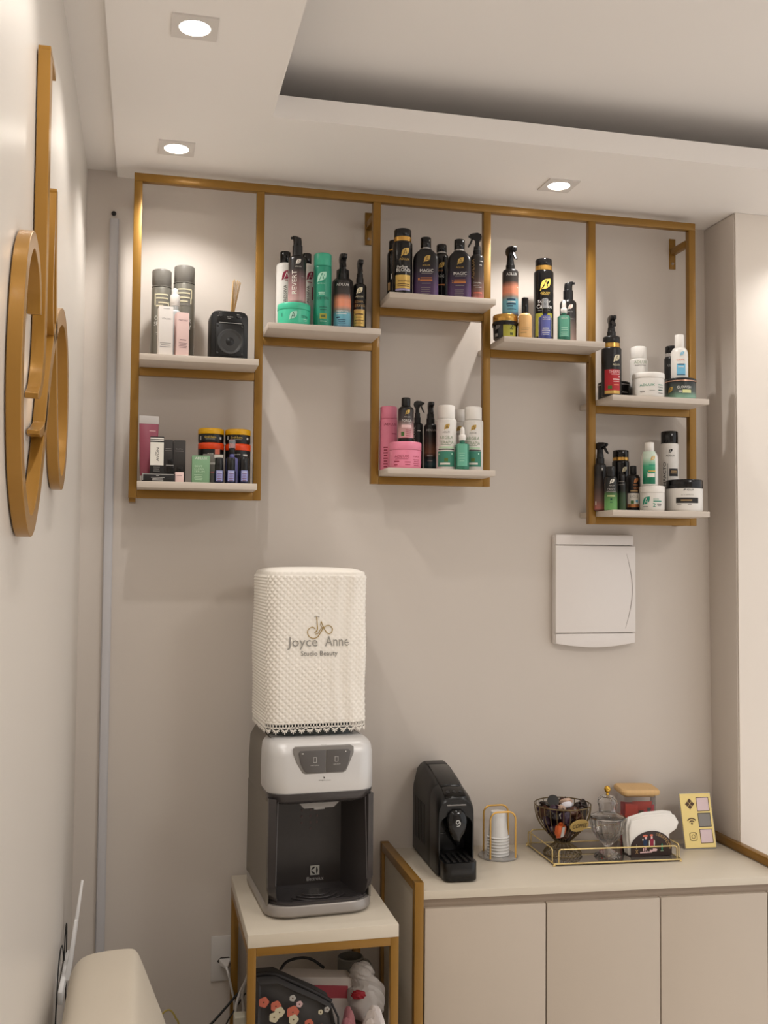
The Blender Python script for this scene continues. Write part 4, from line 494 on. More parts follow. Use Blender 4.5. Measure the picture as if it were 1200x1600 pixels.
('jar', 'hair_mask_jar', 'large white jar with black lid at the right end of the bottom right shelf', 'jar', 'hair and skin products standing on the gold wall shelf', (1.6492, -0.179, 1.8825), -29.6, {'r': 0.0548, 'h': 0.097, 'hl': 0.071}, {'body': 'whiteplastic', 'cap': 'blackgloss'}, [('L', 0.0005, 0.0652, 0.0065, 'black', 'white'), ('T', 'ADLUX', 0.0173, 0.0652, 0.0219, 0.005, 'darkgrey', 0), ('T', 'ALTO IMPACTO', 0.0088, 0.0498, 0.0365, 0.0042, 'grey', 0), ('R', 0.0097, 0.0335, 0.0694, 0.0164, 'blackp'), ('R', 0.006, 0.0339, 0.0329, 0.0031, 'tan'), ('R', -0.0152, 0.021, 0.0128, 0.0019, 'grey'), ('R', 0.0153, 0.021, 0.011, 0.0023, 'grey')]),
]

# ------------------------------------------------------------------ bottles, jars, tubes and cartons on the gold shelves
def body_lathe(R, hb, sh, rn, bot=.003):
    p = [(0,0),(R-bot,0),(R-.0006,bot*.5),(R,bot*1.2),(R,hb-sh)]
    for k in range(1,6):
        a = PI/2*k/5; p.append((rn+(R-rn)*math.cos(a), hb-sh+sh*math.sin(a)))
    p.append((0,hb)); return p
def cap_lathe(r, z0, z1, b=.0016):
    return [(0,z0),(r-.0004,z0),(r,z0+.0006),(r,z1-b),(r-b*.35,z1-b*.35),(r-b,z1),(0,z1)]
def band(R, z0, z1, m, t, name='band'): MB().lathe([(R-.001,z0),(R+.0007,z0),(R+.0007,z1),(R-.001,z1)],28).build(name, m, t, 40)
def trigger(t, z0, rc, hn, h, dirdeg, m, rot, lever=True):
    """collar, neck and trigger head; dirdeg = way the nozzle points, clockwise from the camera"""
    MB().lathe([(0,z0),(rc,z0),(rc,z0+(hn-z0)*.55),(rc*.86,z0+(hn-z0)*.6),(rc*.82,hn),(0,hn)],20).build('collar', m, t, 35)
    L = h-hn; w = rc*.62
    a = rad(dirdeg)
    M = Matrix.Rotation(a, 4, 'Z')
    hd = MB()
    side = [(rc*.55,hn-.001),(rc*.5,hn+L*.35),(rc*.95,hn+L*.5),(rc*1.15,hn+L*.72),(rc*.9,hn+L*.9),(rc*.1,h),(-rc*1.2,h-L*.04),(-rc*1.75,h-L*.10),(-rc*1.75,h-L*.34),(-rc*.9,h-L*.42),(-rc*.45,hn+L*.40),(-rc*.5,hn-.001)]
    hd.prism([(y,z) for y,z in side],'x',-w,w).xf(M).build('trigger_head', m, t, 35, .0012)
    MB().lathe([(0,0),(rc*.34,0),(rc*.34,.004),(rc*.15,.005),(0,.005)],12).xf(M @ Matrix.Translation((0,-rc*1.72,h-L*.21)) @ Matrix.Rotation(PI/2,4,'X')).build('nozzle', m, t, 35)
    lv = [(-rc*.95,h-L*.40),(-rc*1.35,h-L*.40),(-rc*1.75,h-L*.66),(-rc*2.3,h-L*.98),(-rc*2.1,h-L*1.02),(-rc*1.45,h-L*.75)]
    MB().prism(lv,'x',-w*.55,w*.55).xf(M).build('trigger_lever', m, t, 35, .0006)
def pack(it):
    kind, name, label, cat, group, loc, rz, d, mt, marks = it
    t = thing(name, label, cat, loc, rad(rz), group); R = d['r']; h = d['h']
    B = bm_(mt.get('body','white')); Cm = bm_(mt['cap']) if 'cap' in mt else None
    surf = cyl_surf(R)
    if kind in ('cyl','aero'):
        rc, hb, hc = d.get('rc', R*.985), d['hb'], d['hc']
        if kind == 'aero':
            MB().lathe([(0,0),(R-.002,0),(R,.003),(R,hb-.004),(R-.0015,hb-.001),(R-.006,hb),(0,hb)],32).build('can_body', B, t, 40)
            MB().lathe(cap_lathe(R*.97, hb, h, .004),32).build('cap', Cm, t, 40)
            MB().lathe([(R-.003,hb-.0005),(R*1.005,hb-.0005),(R*1.005,hb+.002),(R-.003,hb+.002)],32).build('shoulder_ring', bm_('cancap'), t, 40)
        else:
            wide = rc > R*.8
            sh = min(.006 if wide else (.022 if d.get('soft') else .013), hb*.3); rn = min(rc*.96, R-.001)
            MB().lathe(body_lathe(R, hb, sh, rn),32).build('bottle_body', B, t, 40)
            top = d.get('hg') if d.get('band') else None
            z0 = min(hb, hc)
            if d.get('band'):
                zb = top if top else hb+(h-hb)*.16
                MB().lathe(cap_lathe(rc*.985, hb-.001, zb+.001),32).build('neck', B, t, 40)
                band(rc*.985, hb+.0012, zb-.0006, bm_(mt['band']), t)
                MB().lathe(cap_lathe(rc, zb, h, .003),32).build('cap', Cm, t, 40)
            else:
                MB().lathe(cap_lathe(rc*.94, hb-.002, hb+.0018),28).build('neck', B, t, 40)
                MB().lathe(cap_lathe(rc, hb+.0008, h, .003 if wide else .002),32).build('cap', Cm, t, 40)
    elif kind == 'jar':
        hl = d['hl']
        if d.get('rim'):
            hr = d['hr']
            MB().lathe([(0,0),(R*.90,0),(R*.92,.003),(R*.95,hr),(0,hr)],36).build('jar_body', B, t, 40); surf = cyl_surf(R*.945)
            MB().lathe([(0,hr),(R*1.03,hr),(R*1.03,hl-.004),(R*.95,hl),(0,hl)],36).build('rim', B, t, 40)
            MB().lathe(cap_lathe(R*.97, hl, h, .002),36).build('lid', Cm, t, 40)
        else:
            Rb = R*.985
            MB().lathe([(0,0),(Rb*.95,0),(Rb*.985,.003),(Rb,.008),(Rb,hl-.001),(Rb*.96,hl),(0,hl)],36).build('jar_body', B, t, 40); surf = cyl_surf(Rb)
            MB().lathe(cap_lathe(R, hl, h, .0028),36).build('lid', Cm, t, 40)
            if d.get('band'): band(R, hl+.0004, hl+.0032, bm_(mt['band']), t, 'lid_band')
    elif kind == 'spray':
        hb, hn, rc = d['hb'], d['hn'], d['rc']
        if d.get('ring'):
            MB().lathe(body_lathe(R, hb, .005, R*.86),32).build('bottle_body', B, t, 40)
            MB().lathe(cap_lathe(R*.84, hb-.001, d['hg']),32).build('neck', B, t, 40); band(R*.84, hb+.001, d['hg']+.0015, bm_(mt['band']), t)
            MB().lathe(cap_lathe(R*.86, d['hg']+.0015, hn, .004),32).build('cap_ring', Cm, t, 40)
            z0 = hn; rt = d['rt']; hn2 = hn+(h-hn)*.42
            trigger(t, z0, rt, hn2, h, d['dir']-0, Cm, rz)
        else:
            MB().lathe(body_lathe(R, hb, .010, rc*.95),32).build('bottle_body', B, t, 40)
            trigger(t, hb-.001, rc, hn, h, d['dir'], Cm, rz)
    elif kind == 'pump':
        hb, rc = d['hb'], d['rc']
        MB().lathe(body_lathe(R, hb, .012, rc*1.02),32).build('bottle_body', B, t, 40)
        z1 = hb+(h-hb)*.52
        MB().lathe([(0,hb),(rc,hb),(rc,z1),(rc*.84,z1+.002),(0,z1+.002)],24).build('pump_collar', Cm, t, 40)
        r2 = rc*.84; rings = []
        for k, (zz, lean, s) in enumerate(((z1,0,1),(z1+(h-z1)*.45,0,1),(z1+(h-z1)*.8,.12,1),(h,.3,.92))):
            rings.append([(r2*s*math.cos(2*PI*j/20)-lean*r2, r2*s*math.sin(2*PI*j/20), zz+(0 if k < 3 else -.18*(h-z1)*(math.cos(2*PI*j/20)+1)/2)) for j in range(20)])
        MB().loft(rings).xf(Matrix.Rotation(rad(d['dir']+60),4,'Z')).build('pump_head', Cm, t, 35)
        MB().box(-r2*1.6,-.0035,h-.008,-r2*.7,.0035,h-.002).xf(Matrix.Rotation(rad(d['dir']+60),4,'Z')).build('spout', Cm, t, 35, .001)
    elif kind == 'drop':
        hb, hc, hk, rc, rk = d['hb'], d['hc'], d['hk'], d['rc'], d['rk']
        MB().lathe(body_lathe(R, hb, .006, rc*.8, .004),28).build('glass_body', B, t, 40)
        MB().lathe(cap_lathe(rc*.78, hb-.001, hc+.001),20).build('neck', B, t, 40)
        MB().lathe(cap_lathe(rc, hc, hk),24).build('collar', Cm, t, 40)
        K = bm_(mt['bulb'])
        if d.get('flat'): MB().lathe([(0,hk),(rk,hk),(rk,h-.002),(rk-.002,h),(0,h)],24).build('overcap', K, t, 40)
        else: MB().lathe([(0,hk),(rk,hk),(rk*.92,hk+(h-hk)*.5),(rk*.8,hk+(h-hk)*.82),(rk*.45,h-.0006),(0,h)],20).build('dropper_bulb', K, t, 40)
    elif kind == 'flat':
        hb, rc, hc = d['hb'], d['rc'], d['hc']; b = R*.52; n = 40
        def se(s, z, bb=None):
            a_, b_ = R*s, (bb or b)*(.35+.65*s)
            out = []
            for j in range(n):
                a = 2*PI*j/n; c, q = math.cos(a), math.sin(a)
                out.append((a_*math.copysign(abs(c)**.55, c), b_*math.copysign(abs(q)**.75, q), z))
            return out
        hs = hb-.020
        MB().loft([se(.93,0),se(.985,.003),se(1,.01),se(1,hs-.012),se(.96,hs-.002),se(.80,hs+.008),se(.60,hs+.015),se(.46,hb)]).build('bottle_body', B, t, 50)
        band(rc*.94, hb, hb+.0035, bm_(mt['band']), t)
        MB().lathe(cap_lathe(rc*.94, hb-.001, hb+.003),28).build('neck', B, t, 40)
        MB().lathe(cap_lathe(rc, hb+.0032, h, .002),28).build('cap', Cm, t, 40)
        surf = lambda u, z, e: (u, -b*(max(0, 1-(abs(u)/R)**(2/.55)))**(.75/2)-e, z)
    elif kind == 'box':
        D = d['d']
        if d.get('capbox'):
            MB().box(-R,-D/2,0,R,D/2,h*.66).build('bottle_body', B, t, 40, .0012)
            MB().box(-R*.62,-D*.32,h*.66,R*.62,D*.32,h).build('cap', Cm, t, 40, .001)
        elif d.get('neck'):
            MB().box(-R,-D/2,0,R,D/2,h*.62).build('bottle_body', B, t, 40, .0014)
            MB().box(-R*.7,-D*.32,h*.62,R*.7,D*.32,h).build('cap', B, t, 40, .001)
        else:
            MB().box(-R,-D/2,0,R,D/2,h-.0012).build('carton', B, t, 40, .0006)
            MB().box(-R+.0008,-D/2+.0008,h-.0014,R-.0008,D/2-.0008,h).build('top_flap', B, t, 40)
        surf = flat_surf(-D/2)
    elif kind == 'tube':
        hb = d['hb']; n = 28; rings = []
        for k, (z, s, fl) in enumerate(((.022,.80,0),(.03,.86,.03),(.07,.93,.25),(.12,.98,.62),(hb-.004,1,.93),(hb,1,.97))):
            rings.append([(R*s*math.cos(2*PI*j/n), R*s*(1-fl)*math.sin(2*PI*j/n), z) for j in range(n)])
        MB().loft(rings).build('tube_body', B, t, 60)
        MB().box(-R*1.02,-.0014,hb-.001,R*1.02,.0014,h).build('crimp', Cm, t, 40, .0004)
        MB().lathe(cap_lathe(R*.82, 0, .0215, .002),28).build('cap', Cm, t, 40)
        surf = lambda u, z, e: (u, -R*(1-min(.97, max(0, (z-.03)/(hb-.03)*.95)))*math.sqrt(max(0, 1-(u/R)**2))-e-.0006, z)
    body = t.children[0]
    gl = [mk for mk in marks if mk[0] == 'G']
    for mk in gl:
        _, u, z, wd, hh, c = mk
        MB().add([surf(u-wd/2+wd*k/10, zz, .0004) for k in range(11) for zz in (z-hh/2, z+hh/2)], [(2*k,2*k+2,2*k+3,2*k+1) for k in range(10)]).build('label_print', pm(c), body, 0)
    prints([mk for mk in marks if mk[0] != 'G'], surf, body)
    return t
for it in ITEMS: pack(it)

# the black portable speaker and the reeds behind it
t = thing('portable_speaker','black portable speaker with round woofer on the top left shelf','speaker',(.2600,-.17,2.2735),rad(4))
SPK = mat('speaker_black',(17,17,18),.35,0,.03); SPG = mat('speaker_grey',(58,58,58),.4,0,.04); SPW = mat('speaker_print',(176,176,172),.5)
hw, hh = .0505, .1345
pl = [(-hw,0),(hw,0),(hw,hh-.018)]+[(hw-.018+.018*math.cos(rad(a)),hh-.018+.018*math.sin(rad(a))) for a in (30,60)]+[(hw-.020,hh),(-hw+.020,hh)]+[(-hw+.018+.018*math.cos(rad(a)),hh-.018+.018*math.sin(rad(a))) for a in (120,150)]+[(-hw,hh-.018)]
MB().prism(pl,'y',-.034,.034).build('cabinet', SPK, t, 35, .002)
MB().box(-.034,-.037,.104,.034,-.034,.131).build('control_panel', SPK, t, 35, .001)
MB().box(-.039,-.0385,.010,.039,-.034,.099).build('grille_plate', SPK, t, 35, .003)
for px, pz in ((-.026,.121),(.024,.120)):
    MB().lathe([(0,0),(.006,0),(.005,.005),(0,.005)],16).xf(Matrix.Translation((px,-.037,pz)) @ Matrix.Rotation(PI/2,4,'X')).build('knob', SPG, t, 40)
cone = MB().lathe([(.014,.003),(.034,.001),(.0345,0),(.0345,.004),(.033,.0045),(.031,.0035),(.016,-.002),(.014,-.002)],36).xf(Matrix.Translation((.0,-.0385,.049)) @ Matrix.Rotation(PI/2,4,'X')).build('woofer_cone', SPG, t, 40)
MB().lathe([(0,.006),(.008,.005),(.0135,.002),(.0135,0),(0,0)],28).xf(Matrix.Translation((.0,-.0385,.049)) @ Matrix.Rotation(PI/2,4,'X')).build('woofer_dome', SPK, cone, 40)
for sx in (-.0335,.0335):
    for sz in (.017,.092): MB().lathe([(0,0),(.003,0),(.0025,.002),(0,.002)],12).xf(Matrix.Translation((sx,-.0385,sz)) @ Matrix.Rotation(PI/2,4,'X')).build('screw', SPG, t, 40)
MB().box(-.03,-.0395,.100,.032,-.0375,.1015).build('trim_line', SPW, t, 0); MB().box(-.034,-.0365,.003,.032,-.034,.0048).build('trim_line', SPW, t, 0)
prints([('R',-.026,.126,.006,.0018,'lightgrey'),('R',-.032,.1185,.004,.002,'lightgrey'),('R',.022,.1255,.007,.0018,'lightgrey'),('R',.029,.118,.004,.003,'lightgrey'),('T','mullen',0,.118,.016,.0035,'lightgrey',0),('R',-.002,.1135,.009,.001,'lightgrey'),('R',-.018,.0845,.010,.0014,'grey'),('R',.022,.0835,.009,.0012,'grey')], flat_surf(-.0372), t)
t = thing('reed_diffuser','pale wooden reeds standing up behind the black speaker','diffuser',(.262,-.095,2.2735))
MB().lathe([(0,0),(.026,0),(.028,.004),(.028,.06),(.02,.074),(.009,.08),(.009,.098),(0,.098)],24).build('bottle', mat('amber_glass',(96,64,40),.1), t, 40)
REED = mat('rattan_reed',(214,176,118),.7,0,.08,60)
for k, (dx, dz) in enumerate(((.016,.246),(.020,.251),(.024,.247),(.029,.250),(.034,.248),(.038,.246))):
    MB().tube([(-.003-.002*(k-3),.001*(k-3),.02),(dx,.003*(k-3),dz)],.0013,6).build('reed', REED, t, 60)

# ------------------------------------------------------------------ water dispenser with its quilted bottle cover
t = thing('water_dispenser','grey and silver tabletop water purifier with dark dispensing bay','water purifier',(.4885,-.23,STABZ),rad(3.5))
TAUPE = mat('dispenser_taupe',(112,105,95),.45,0,.02); DKG = mat('dispenser_dark_grey',(64,60,60),.25,0,.02); BAY = mat('dispenser_bay',(50,45,43),.35,0,.02)
SILV = mat('dispenser_silver',(206,204,202),.38,.25,.01); SILB = mat('dispenser_base_silver',(158,152,147),.35,.35,.02); BTN = mat('dispenser_button',(88,84,82),.35,0,.02)
def cplan(z, xo, xi, xb, yf, yb, yr):   # C-shaped plan of the body with the bay open to the front
    return [(-xo,yf,z),(-xi,yf,z),(-xb,yb,z),(xb,yb,z),(xi,yf,z),(xo,yf,z),(xo,yr-.02,z),(xo-.02,yr,z),(-xo+.02,yr,z),(-xo,yr-.02,z)]
MB().loft([cplan(.030,.1375,.132,.100,-.150,-.02,.18),cplan(.285,.136,.130,.100,-.150,-.02,.18)]).build('body', TAUPE, t, 30)
MB().loft([rrect(.136,.165,.03,.285,0,.015),rrect(.137,.165,.03,.34,0,.015),rrect(.134,.16,.035,.41,0,.018),rrect(.122,.145,.04,.440,0,.02)]).build('upper_housing', TAUPE, t, 40)
for s_ in (-1, 1):      # dark glossy bay frame and splayed cheeks, rounded in at the foot
    MB().loft([[(s_*(.1372-q),-.168+1.5*q,z),(s_*(.120-.5*q),-.182+q,z),(s_*.085,-.024,z),(s_*.098,-.018,z),(s_*(.1365-.3*q),-.149+1.2*q,z)] for z, q in ((.0325,.022),(.045,.013),(.065,.004),(.09,0),(.30,0))]).build('bay_cheek', DKG, t, 30)
    MB().tube([(s_*.119,-.1785,.085),(s_*.114,-.172,.30)],.0010,6).build('cheek_edge', mat('cheek_edge_grey',(104,100,100),.3), t, 40)
MB().box(-.10,-.030,.034,.10,-.02,.30).build('bay_back', BAY, t, 0)
dash = MB()
for i, x in enumerate((-.022,.002,.020)):
    for k in range(5 if i != 1 else 6): dash.box(x-.0022,-.0312,.262-k*.0165,x+.0022,-.0295,.268-k*.0165)
dash.build('bay_marks', mat('bay_mark',(84,62,60),.5), t, 0)
LG = mat('emblem_silver',(186,184,176),.4,.2,.01)
em = MB(); lx, lz, q = .0155, .0715, .0125
emb_ = MB().box(lx-q,-.0312,lz-q,lx+q,-.029,lz+q).build('emblem', LG, t, 0)
for (cx_, cz_, a, L_, wd) in ((.0045,0,90,.020,.0036),(-.0042,.0052,38,.0145,.0036),(-.0042,-.0052,-38,.0145,.0036)):
    ca, sa = math.cos(rad(a)), math.sin(rad(a)); pts = []
    for k in range(12):
        s1 = -1+2*k/11; pts.append((s1*L_/2, wd*(1-s1*s1)))
    for k in range(12):
        s1 = 1-2*k/11; pts.append((s1*L_/2, -wd*.35*(1-s1*s1)))
    sgn = -1 if a == 90 else (1 if a > 0 else -1)
    em.prism([(lx+cx_+x*ca-sgn*z*sa, lz+cz_+x*sa+sgn*z*ca) for x, z in pts],'y',-.0318,-.0305)
em.build('emblem_figure', mat('emblem_dark',(30,28,26),.5), emb_, 0)
prints([('T','Electrolux',.0165,.0495,.046,.0095,'lightgrey',0)], flat_surf(-.0303), t)
MB().loft([rrect(.122,.066,.04,.284,0,-.104),rrect(.135,.078,.045,.294,0,-.104),rrect(.1382,.083,.045,.312,0,-.104)]).build('head_underside', DKG, t, 40)
hd = [rrect(.1375,.080,.050,.309,0,-.103,8),rrect(.1395,.084,.050,.318,0,-.104,8),rrect(.1395,.084,.048,.36,0,-.103,8),rrect(.1385,.083,.046,.405,0,-.102,8),rrect(.1360,.080,.044,.425,0,-.099,8),rrect(.128,.072,.042,.437,0,-.093,8),rrect(.112,.058,.04,.4425,0,-.082,8)]
MB().loft(hd).build('head', SILV, t, 50)
MB().loft([rrect(.108,.100,.04,.436,0,.0),rrect(.104,.097,.04,.4735,0,.002)]).build('top_collar', mat('dispenser_collar',(44,50,48),.3), t, 40)
MB().prism([(-.056,.281),(.052,.281),(.036,.266),(.012,.266),(.012,.262),(-.016,.262),(-.016,.266),(-.042,.266)],'y',-.150,-.10).build('spout', mat('spout_grey',(150,146,142),.4), t, 30)
MB().loft([rrect(.1380,.1825,.062,.004,0,.002,8),rrect(.1410,.187,.064,.010,0,0,8),rrect(.1410,.187,.064,.028,0,0,8),rrect(.1385,.184,.062,.033,0,0,8)]).build('base', SILB, t, 40)
MB().loft([rrect(.128,.17,.07,0,0,.002,8),rrect(.128,.17,.07,.005,0,.002,8)]).build('foot_plate', mat('black_rubber',(20,19,18),.7), t, 40)
MB().loft([rrect(.134,.085,.070,.032,0,-.096,8),rrect(.136,.087,.072,.040,0,-.096,8),rrect(.128,.081,.066,.0425,0,-.095,8),rrect(.114,.070,.056,.037,0,-.093,8)]).build('drip_tray', DKG, t, 40)
for k in range(3): MB().tube([(a,b,.0385) for a,b in arc(0,-.085+.0,.045+.02*k,215,325,16)],.0016,6).build('tray_rib', DKG, t, 60)
# button panel
FYP = -.1872
MB().prism([(-.079,.425),(-.073,.429),(.071,.429),(.078,.425),(.078,.41),(.068,.386),(.058,.364),(.05,.3605),(-.048,.3605),(-.056,.364),(-.071,.39),(-.079,.412)],'y',FYP,-.16).build('button_panel', mat('panel_grey',(126,122,118),.35), t, 30, .001)
def button(pl, nm): MB().prism(pl,'y',FYP-.0022,FYP+.002).build(nm, BTN, t, 30, .0012)
button([(-.066,.414),(-.061,.4195),(.0035,.4195),(.0035,.3635),(-.044,.3635),(-.052,.369),(-.0605,.388)],'button')
button([(.0060,.4195),(.064,.4195),(.0695,.414),(.0665,.395),(.059,.372),(.051,.3635),(.0060,.3635)],'button')
ic = []
for cx_ in (-.024, .032): ic += [('R',cx_-.004,.396,.0012,.012,'lightgrey'),('R',cx_+.004,.396,.0012,.012,'lightgrey'),('R',cx_,.4025,.010,.0012,'lightgrey'),('R',cx_,.390,.008,.0012,'lightgrey')]
ic += [('T','NATURAL',-.024,.3825,.022,.003,'lightgrey',0),('T','GELADA',.033,.3835,.019,.003,'lightgrey',0),('R',-.056,.413,.005,.002,'white'),('R',.056,.4145,.003,.002,'white')]
prints(ic, flat_surf(FYP-.0022), t)
prints([('R',-.002,.352,.001,.006,'darkgrey'),('R',.001,.350,.003,.004,'darkgrey'),('T','acqua',-.005,.3435,.017,.003,'darkgrey',0),('T','clean',.011,.3435,.014,.003,'grey',0),('T','FILTRO',-.001,.4332,.016,.0022,'grey',0)], flat_surf(-.1872), t)

QUILT = mat('quilted_white_cloth',(238,232,222),.75,0,.02,60,bump=.15,bscale=400)
t = thing('bottle_cover','white quilted cloth cover with lace hem and embroidered gold monogram over the water bottle','cloth cover',(.4885,-.215,STABZ+.476),rad(3.5))
HX, HY, RC, HT = .1345, .130, .038, .394
def peri(s):      # point and normal on the rounded square, s in metres from the middle of the front, going right
    segs = []; fx, fy = HX-RC, HY-RC; q = PI*RC/2; L = [fx,q,2*fy,q,2*fx,q,2*fy,q,fx]; tot = sum(L); s = s % tot
    st = [((0,-HY),(1,0)),None,((HX,-fy),(0,1)),None,((fx,HY),(-1,0)),None,((-HX,fy),(0,-1)),None,((-fx,-HY),(1,0))]
    ce = {1:((fx,-fy),-90),3:((fx,fy),0),5:((-fx,fy),90),7:((-fx,-fy),180)}
    for i, l in enumerate(L):
        if s <= l or i == 8:
            if st[i]:
                (px,py),(dx,dy) = st[i]; return px+dx*s, py+dy*s, dy, -dx
            (cx_,cy_),a0 = ce[i]; a = rad(a0+90*s/l); return cx_+RC*math.cos(a), cy_+RC*math.sin(a), math.cos(a), math.sin(a)
        s -= l
TOT = 2*(2*(HX-RC)+2*(HY-RC))+2*PI*RC
def puff(s, z):
    p = TOT/58; a, b = s/p+z/.0165, s/p-z/.0165
    fr = lambda x: abs((x % 1)*2-1)
    k = max(fr(a), fr(b)); h = .0048*(1-k)*(1-.5*max(0, min(1, (s+.01)/.06)) if -.2 < s < .2 else 1)
    fold = .0024*math.sin(s*150+2*math.sin(z*9))*max(0, min(1, (s-.0)/.05)) if -.02 < s < .2 else 0
    g = math.exp(-((s-.003)/.075)**4-((z-.222)/.07)**4)*.8
    return (h+fold*.8)*(1-g)+.0010*math.sin(z*31+s*13)
q = MB(); NS, NZ = 696, 230; rows = []
for i in range(NZ+1):
    z = HT*i/NZ; row = []
    for j in range(NS):
        s = -TOT/2+TOT*j/NS; x, y, nx, ny = peri(s)
        k = .985+.02*math.sin(PI*min(1, z/.36))-(.05*max(0, (z-.372)/.036)**2.2)
        e = puff(s, z)*(1 if z < .385 else .25)
        row.append((x*k+nx*e, y*k+ny*e, z))
    rows.append(row)
for sc, dz in ((.90,.006),(.80,.009),(.55,.011),(.2,.012)): rows.append([(peri(-TOT/2+TOT*j/NS)[0]*sc*.95, peri(-TOT/2+TOT*j/NS)[1]*sc*.95, HT+dz) for j in range(NS)])
vs = [p for r in rows for p in r]; fs = []
for i in range(len(rows)-1):
    for j in range(NS): k = (j+1) % NS; fs.append((i*NS+j, i*NS+k, (i+1)*NS+k, (i+1)*NS+j))
fs.append(tuple((len(rows)-1)*NS+j for j in range(NS)))
q.add(vs, fs).build('quilted_cloth', QUILT, t, 80)
pip = [peri(-TOT/2+TOT*j/120) for j in range(120)]
MB().tube([(x*.965+nx*.001, y*.965+ny*.001, .383) for x,y,nx,ny in pip], .0024, 6, True).build('top_piping', QUILT, t, 60)
LACE = mat('white_lace',(236,230,220),.8,0,.03)
lace = MB(); n = 120; P_ = TOT/n
def lp(s, z): x, y, nx, ny = peri(s); return (x*.985+nx*.0025, y*.985+ny*.0025, z)
for z, r in ((.002,.0014),(-.0105,.0010)): lace.tube([lp(-TOT/2+TOT*j/160, z) for j in range(160)], r, 5, True)
for k in range(n):
    s0 = -TOT/2+P_*k
    lace.tube([lp(s0+.0038*math.cos(2*PI*j/10), -.0042+.0048*math.sin(2*PI*j/10)) for j in range(10)], .0009, 4, True)
ns = 44; Q_ = TOT/ns
for k in range(ns):
    s0 = -TOT/2+Q_*k
    lace.tube([lp(s0+Q_*.5*(j/8*2-1), -.011-.006*math.sin(PI*j/8)) for j in range(9)], .0010, 4)
    for a in (-70,-36,0,36,70):
        L_ = .0115 if a == 0 else .0098
        c, s1 = math.sin(rad(a)), -math.cos(rad(a))
        lace.tube([lp(s0+c*.002, -.0145+s1*.002), lp(s0+c*L_*.6, -.0145+s1*L_*.6), lp(s0+c*L_, -.0145+s1*L_)], [.0008,.0019,.0010], 5)
lace.build('lace_trim', LACE, t, 60)
THR = mat('gold_thread',(168,140,70),.45,.2,.1,200); GRY = mat('grey_thread',(150,146,138),.6,0,.05)
def em_pt(u, z, e): x, y, nx, ny = peri(u); return (x*1.004+nx*(e+.0024), y*1.004+ny*(e+.0024), z)
e0, ez, es = .002, .248, .000180   # middle of the emblem, metres per drawing unit
def emb(pts, w): return MB().tube([em_pt(e0+(a-555)*es, ez+(285-b)*es, 0) for a, b in spline(pts, 8)], w, 6)
emb([(480,300),(455,278),(420,275),(375,310),(368,360),(395,412),(450,434),(510,420),(555,360),(600,290),(650,252),(700,255),(735,300),(722,350),(685,373),(645,345),(605,280),(565,188)],.0010).build('embroidered_monogram', THR, t, 60)
emb([(462,124),(500,121),(542,125)],.0007).build('embroidered_monogram', GRY, t, 60); emb([(500,122),(508,230),(512,300),(495,335),(470,352)],.0013).build('embroidered_monogram', THR, t, 60)
emb([(566,190),(558,240),(575,272),(602,288)],.0008).build('embroidered_monogram', THR, t, 60); emb([(480,376),(515,368),(540,340),(560,300),(600,285)],.0008).build('embroidered_monogram', THR, t, 60)
def cloth_text(txt, u, z, wd, h, m, name):
    v_, f_ = text_poly(txt); MB().add([em_pt(u+x*wd, z+y*h, .0004) for x, y in v_], f_).build(name, m, t, 0)
cloth_text('Joyce', -.045,.2085,.080,.033,GRY,'embroidered_lettering'); cloth_text('Anne', .047,.213,.064,.026,GRY,'embroidered_lettering')
GR2 = mat('dark_grey_thread',(112,108,102),.6)
cloth_text('Studio Beauty', .000,.1800,.098,.0165,GR2,'embroidered_lettering')

# ------------------------------------------------------------------ things stored under the side table
BAGM = mat('floral_bag_cloth',(66,64,64),.7,0,.05,30); BZ = mat('bag_zip',(36,33,33),.6)
t = thing('toiletry_bag','dark grey zipped toiletry bag with coral and cream flowers under the side table','bag',(.4325,-.40,.375))
def bag_ring(y, s, k=1):
    top = [(-.098,.322),(-.05,.322),(0,.295),(.05,.27),(.088,.246)]
    bot = [(.108,.16),(.112,.02),(.10,0),(-.10,0),(-.104,.02)]
    return [((a)*s, y, .16+(b-.16)*s) for a, b in top+bot]
MB().loft([bag_ring(-.045,.90),bag_ring(-.060,.97),bag_ring(-.04,1),bag_ring(.03,1),bag_ring(.05,.95)]).build('bag_body', BAGM, t, 60)
zp = spline([(-.099,-.02,.324),(-.05,-.025,.325),(0,-.028,.299),(.05,-.03,.274),(.09,-.03,.249)],6) if False else [(-.099,-.02,.326),(-.075,-.022,.328),(-.05,-.025,.325),(-.02,-.027,.311),(.02,-.028,.290),(.06,-.03,.268),(.09,-.03,.249)]
MB().tube(zp,.0055,8).build('zip_edge', BZ, t, 60)
MB().tube([(.090,-.034,.246),(.105,-.046,.215),(.108,-.046,.15),(.112,-.044,.05)],.003,6).build('side_seam', BZ, t, 60)
random.seed(3)
FL = [(-.083,.274,.0125,'coral'),(-.053,.262,.013,'coral'),(-.044,.247,.0125,'cream'),(-.057,.236,.0125,'cream'),(-.011,.244,.015,'coral'),(-.009,.226,.012,'cream'),(.029,.213,.011,'coral'),(.058,.196,.013,'coral'),(.068,.188,.013,'cream'),(.060,.174,.0135,'cream'),(-.075,.199,.013,'cream'),(-.044,.197,.0125,'palegrey'),(.004,.178,.013,'cream'),(.09,.162,.010,'palepink'),(-.025,.178,.017,'mintdark'),(.042,.186,.010,'darkblue'),(-.06,.13,.012,'coral'),(.03,.12,.013,'cream'),(.005,.262,.008,'palepink'),(-.012,.278,.008,'palegrey'),(.074,.243,.007,'palegrey'),(.058,.238,.006,'cream')]
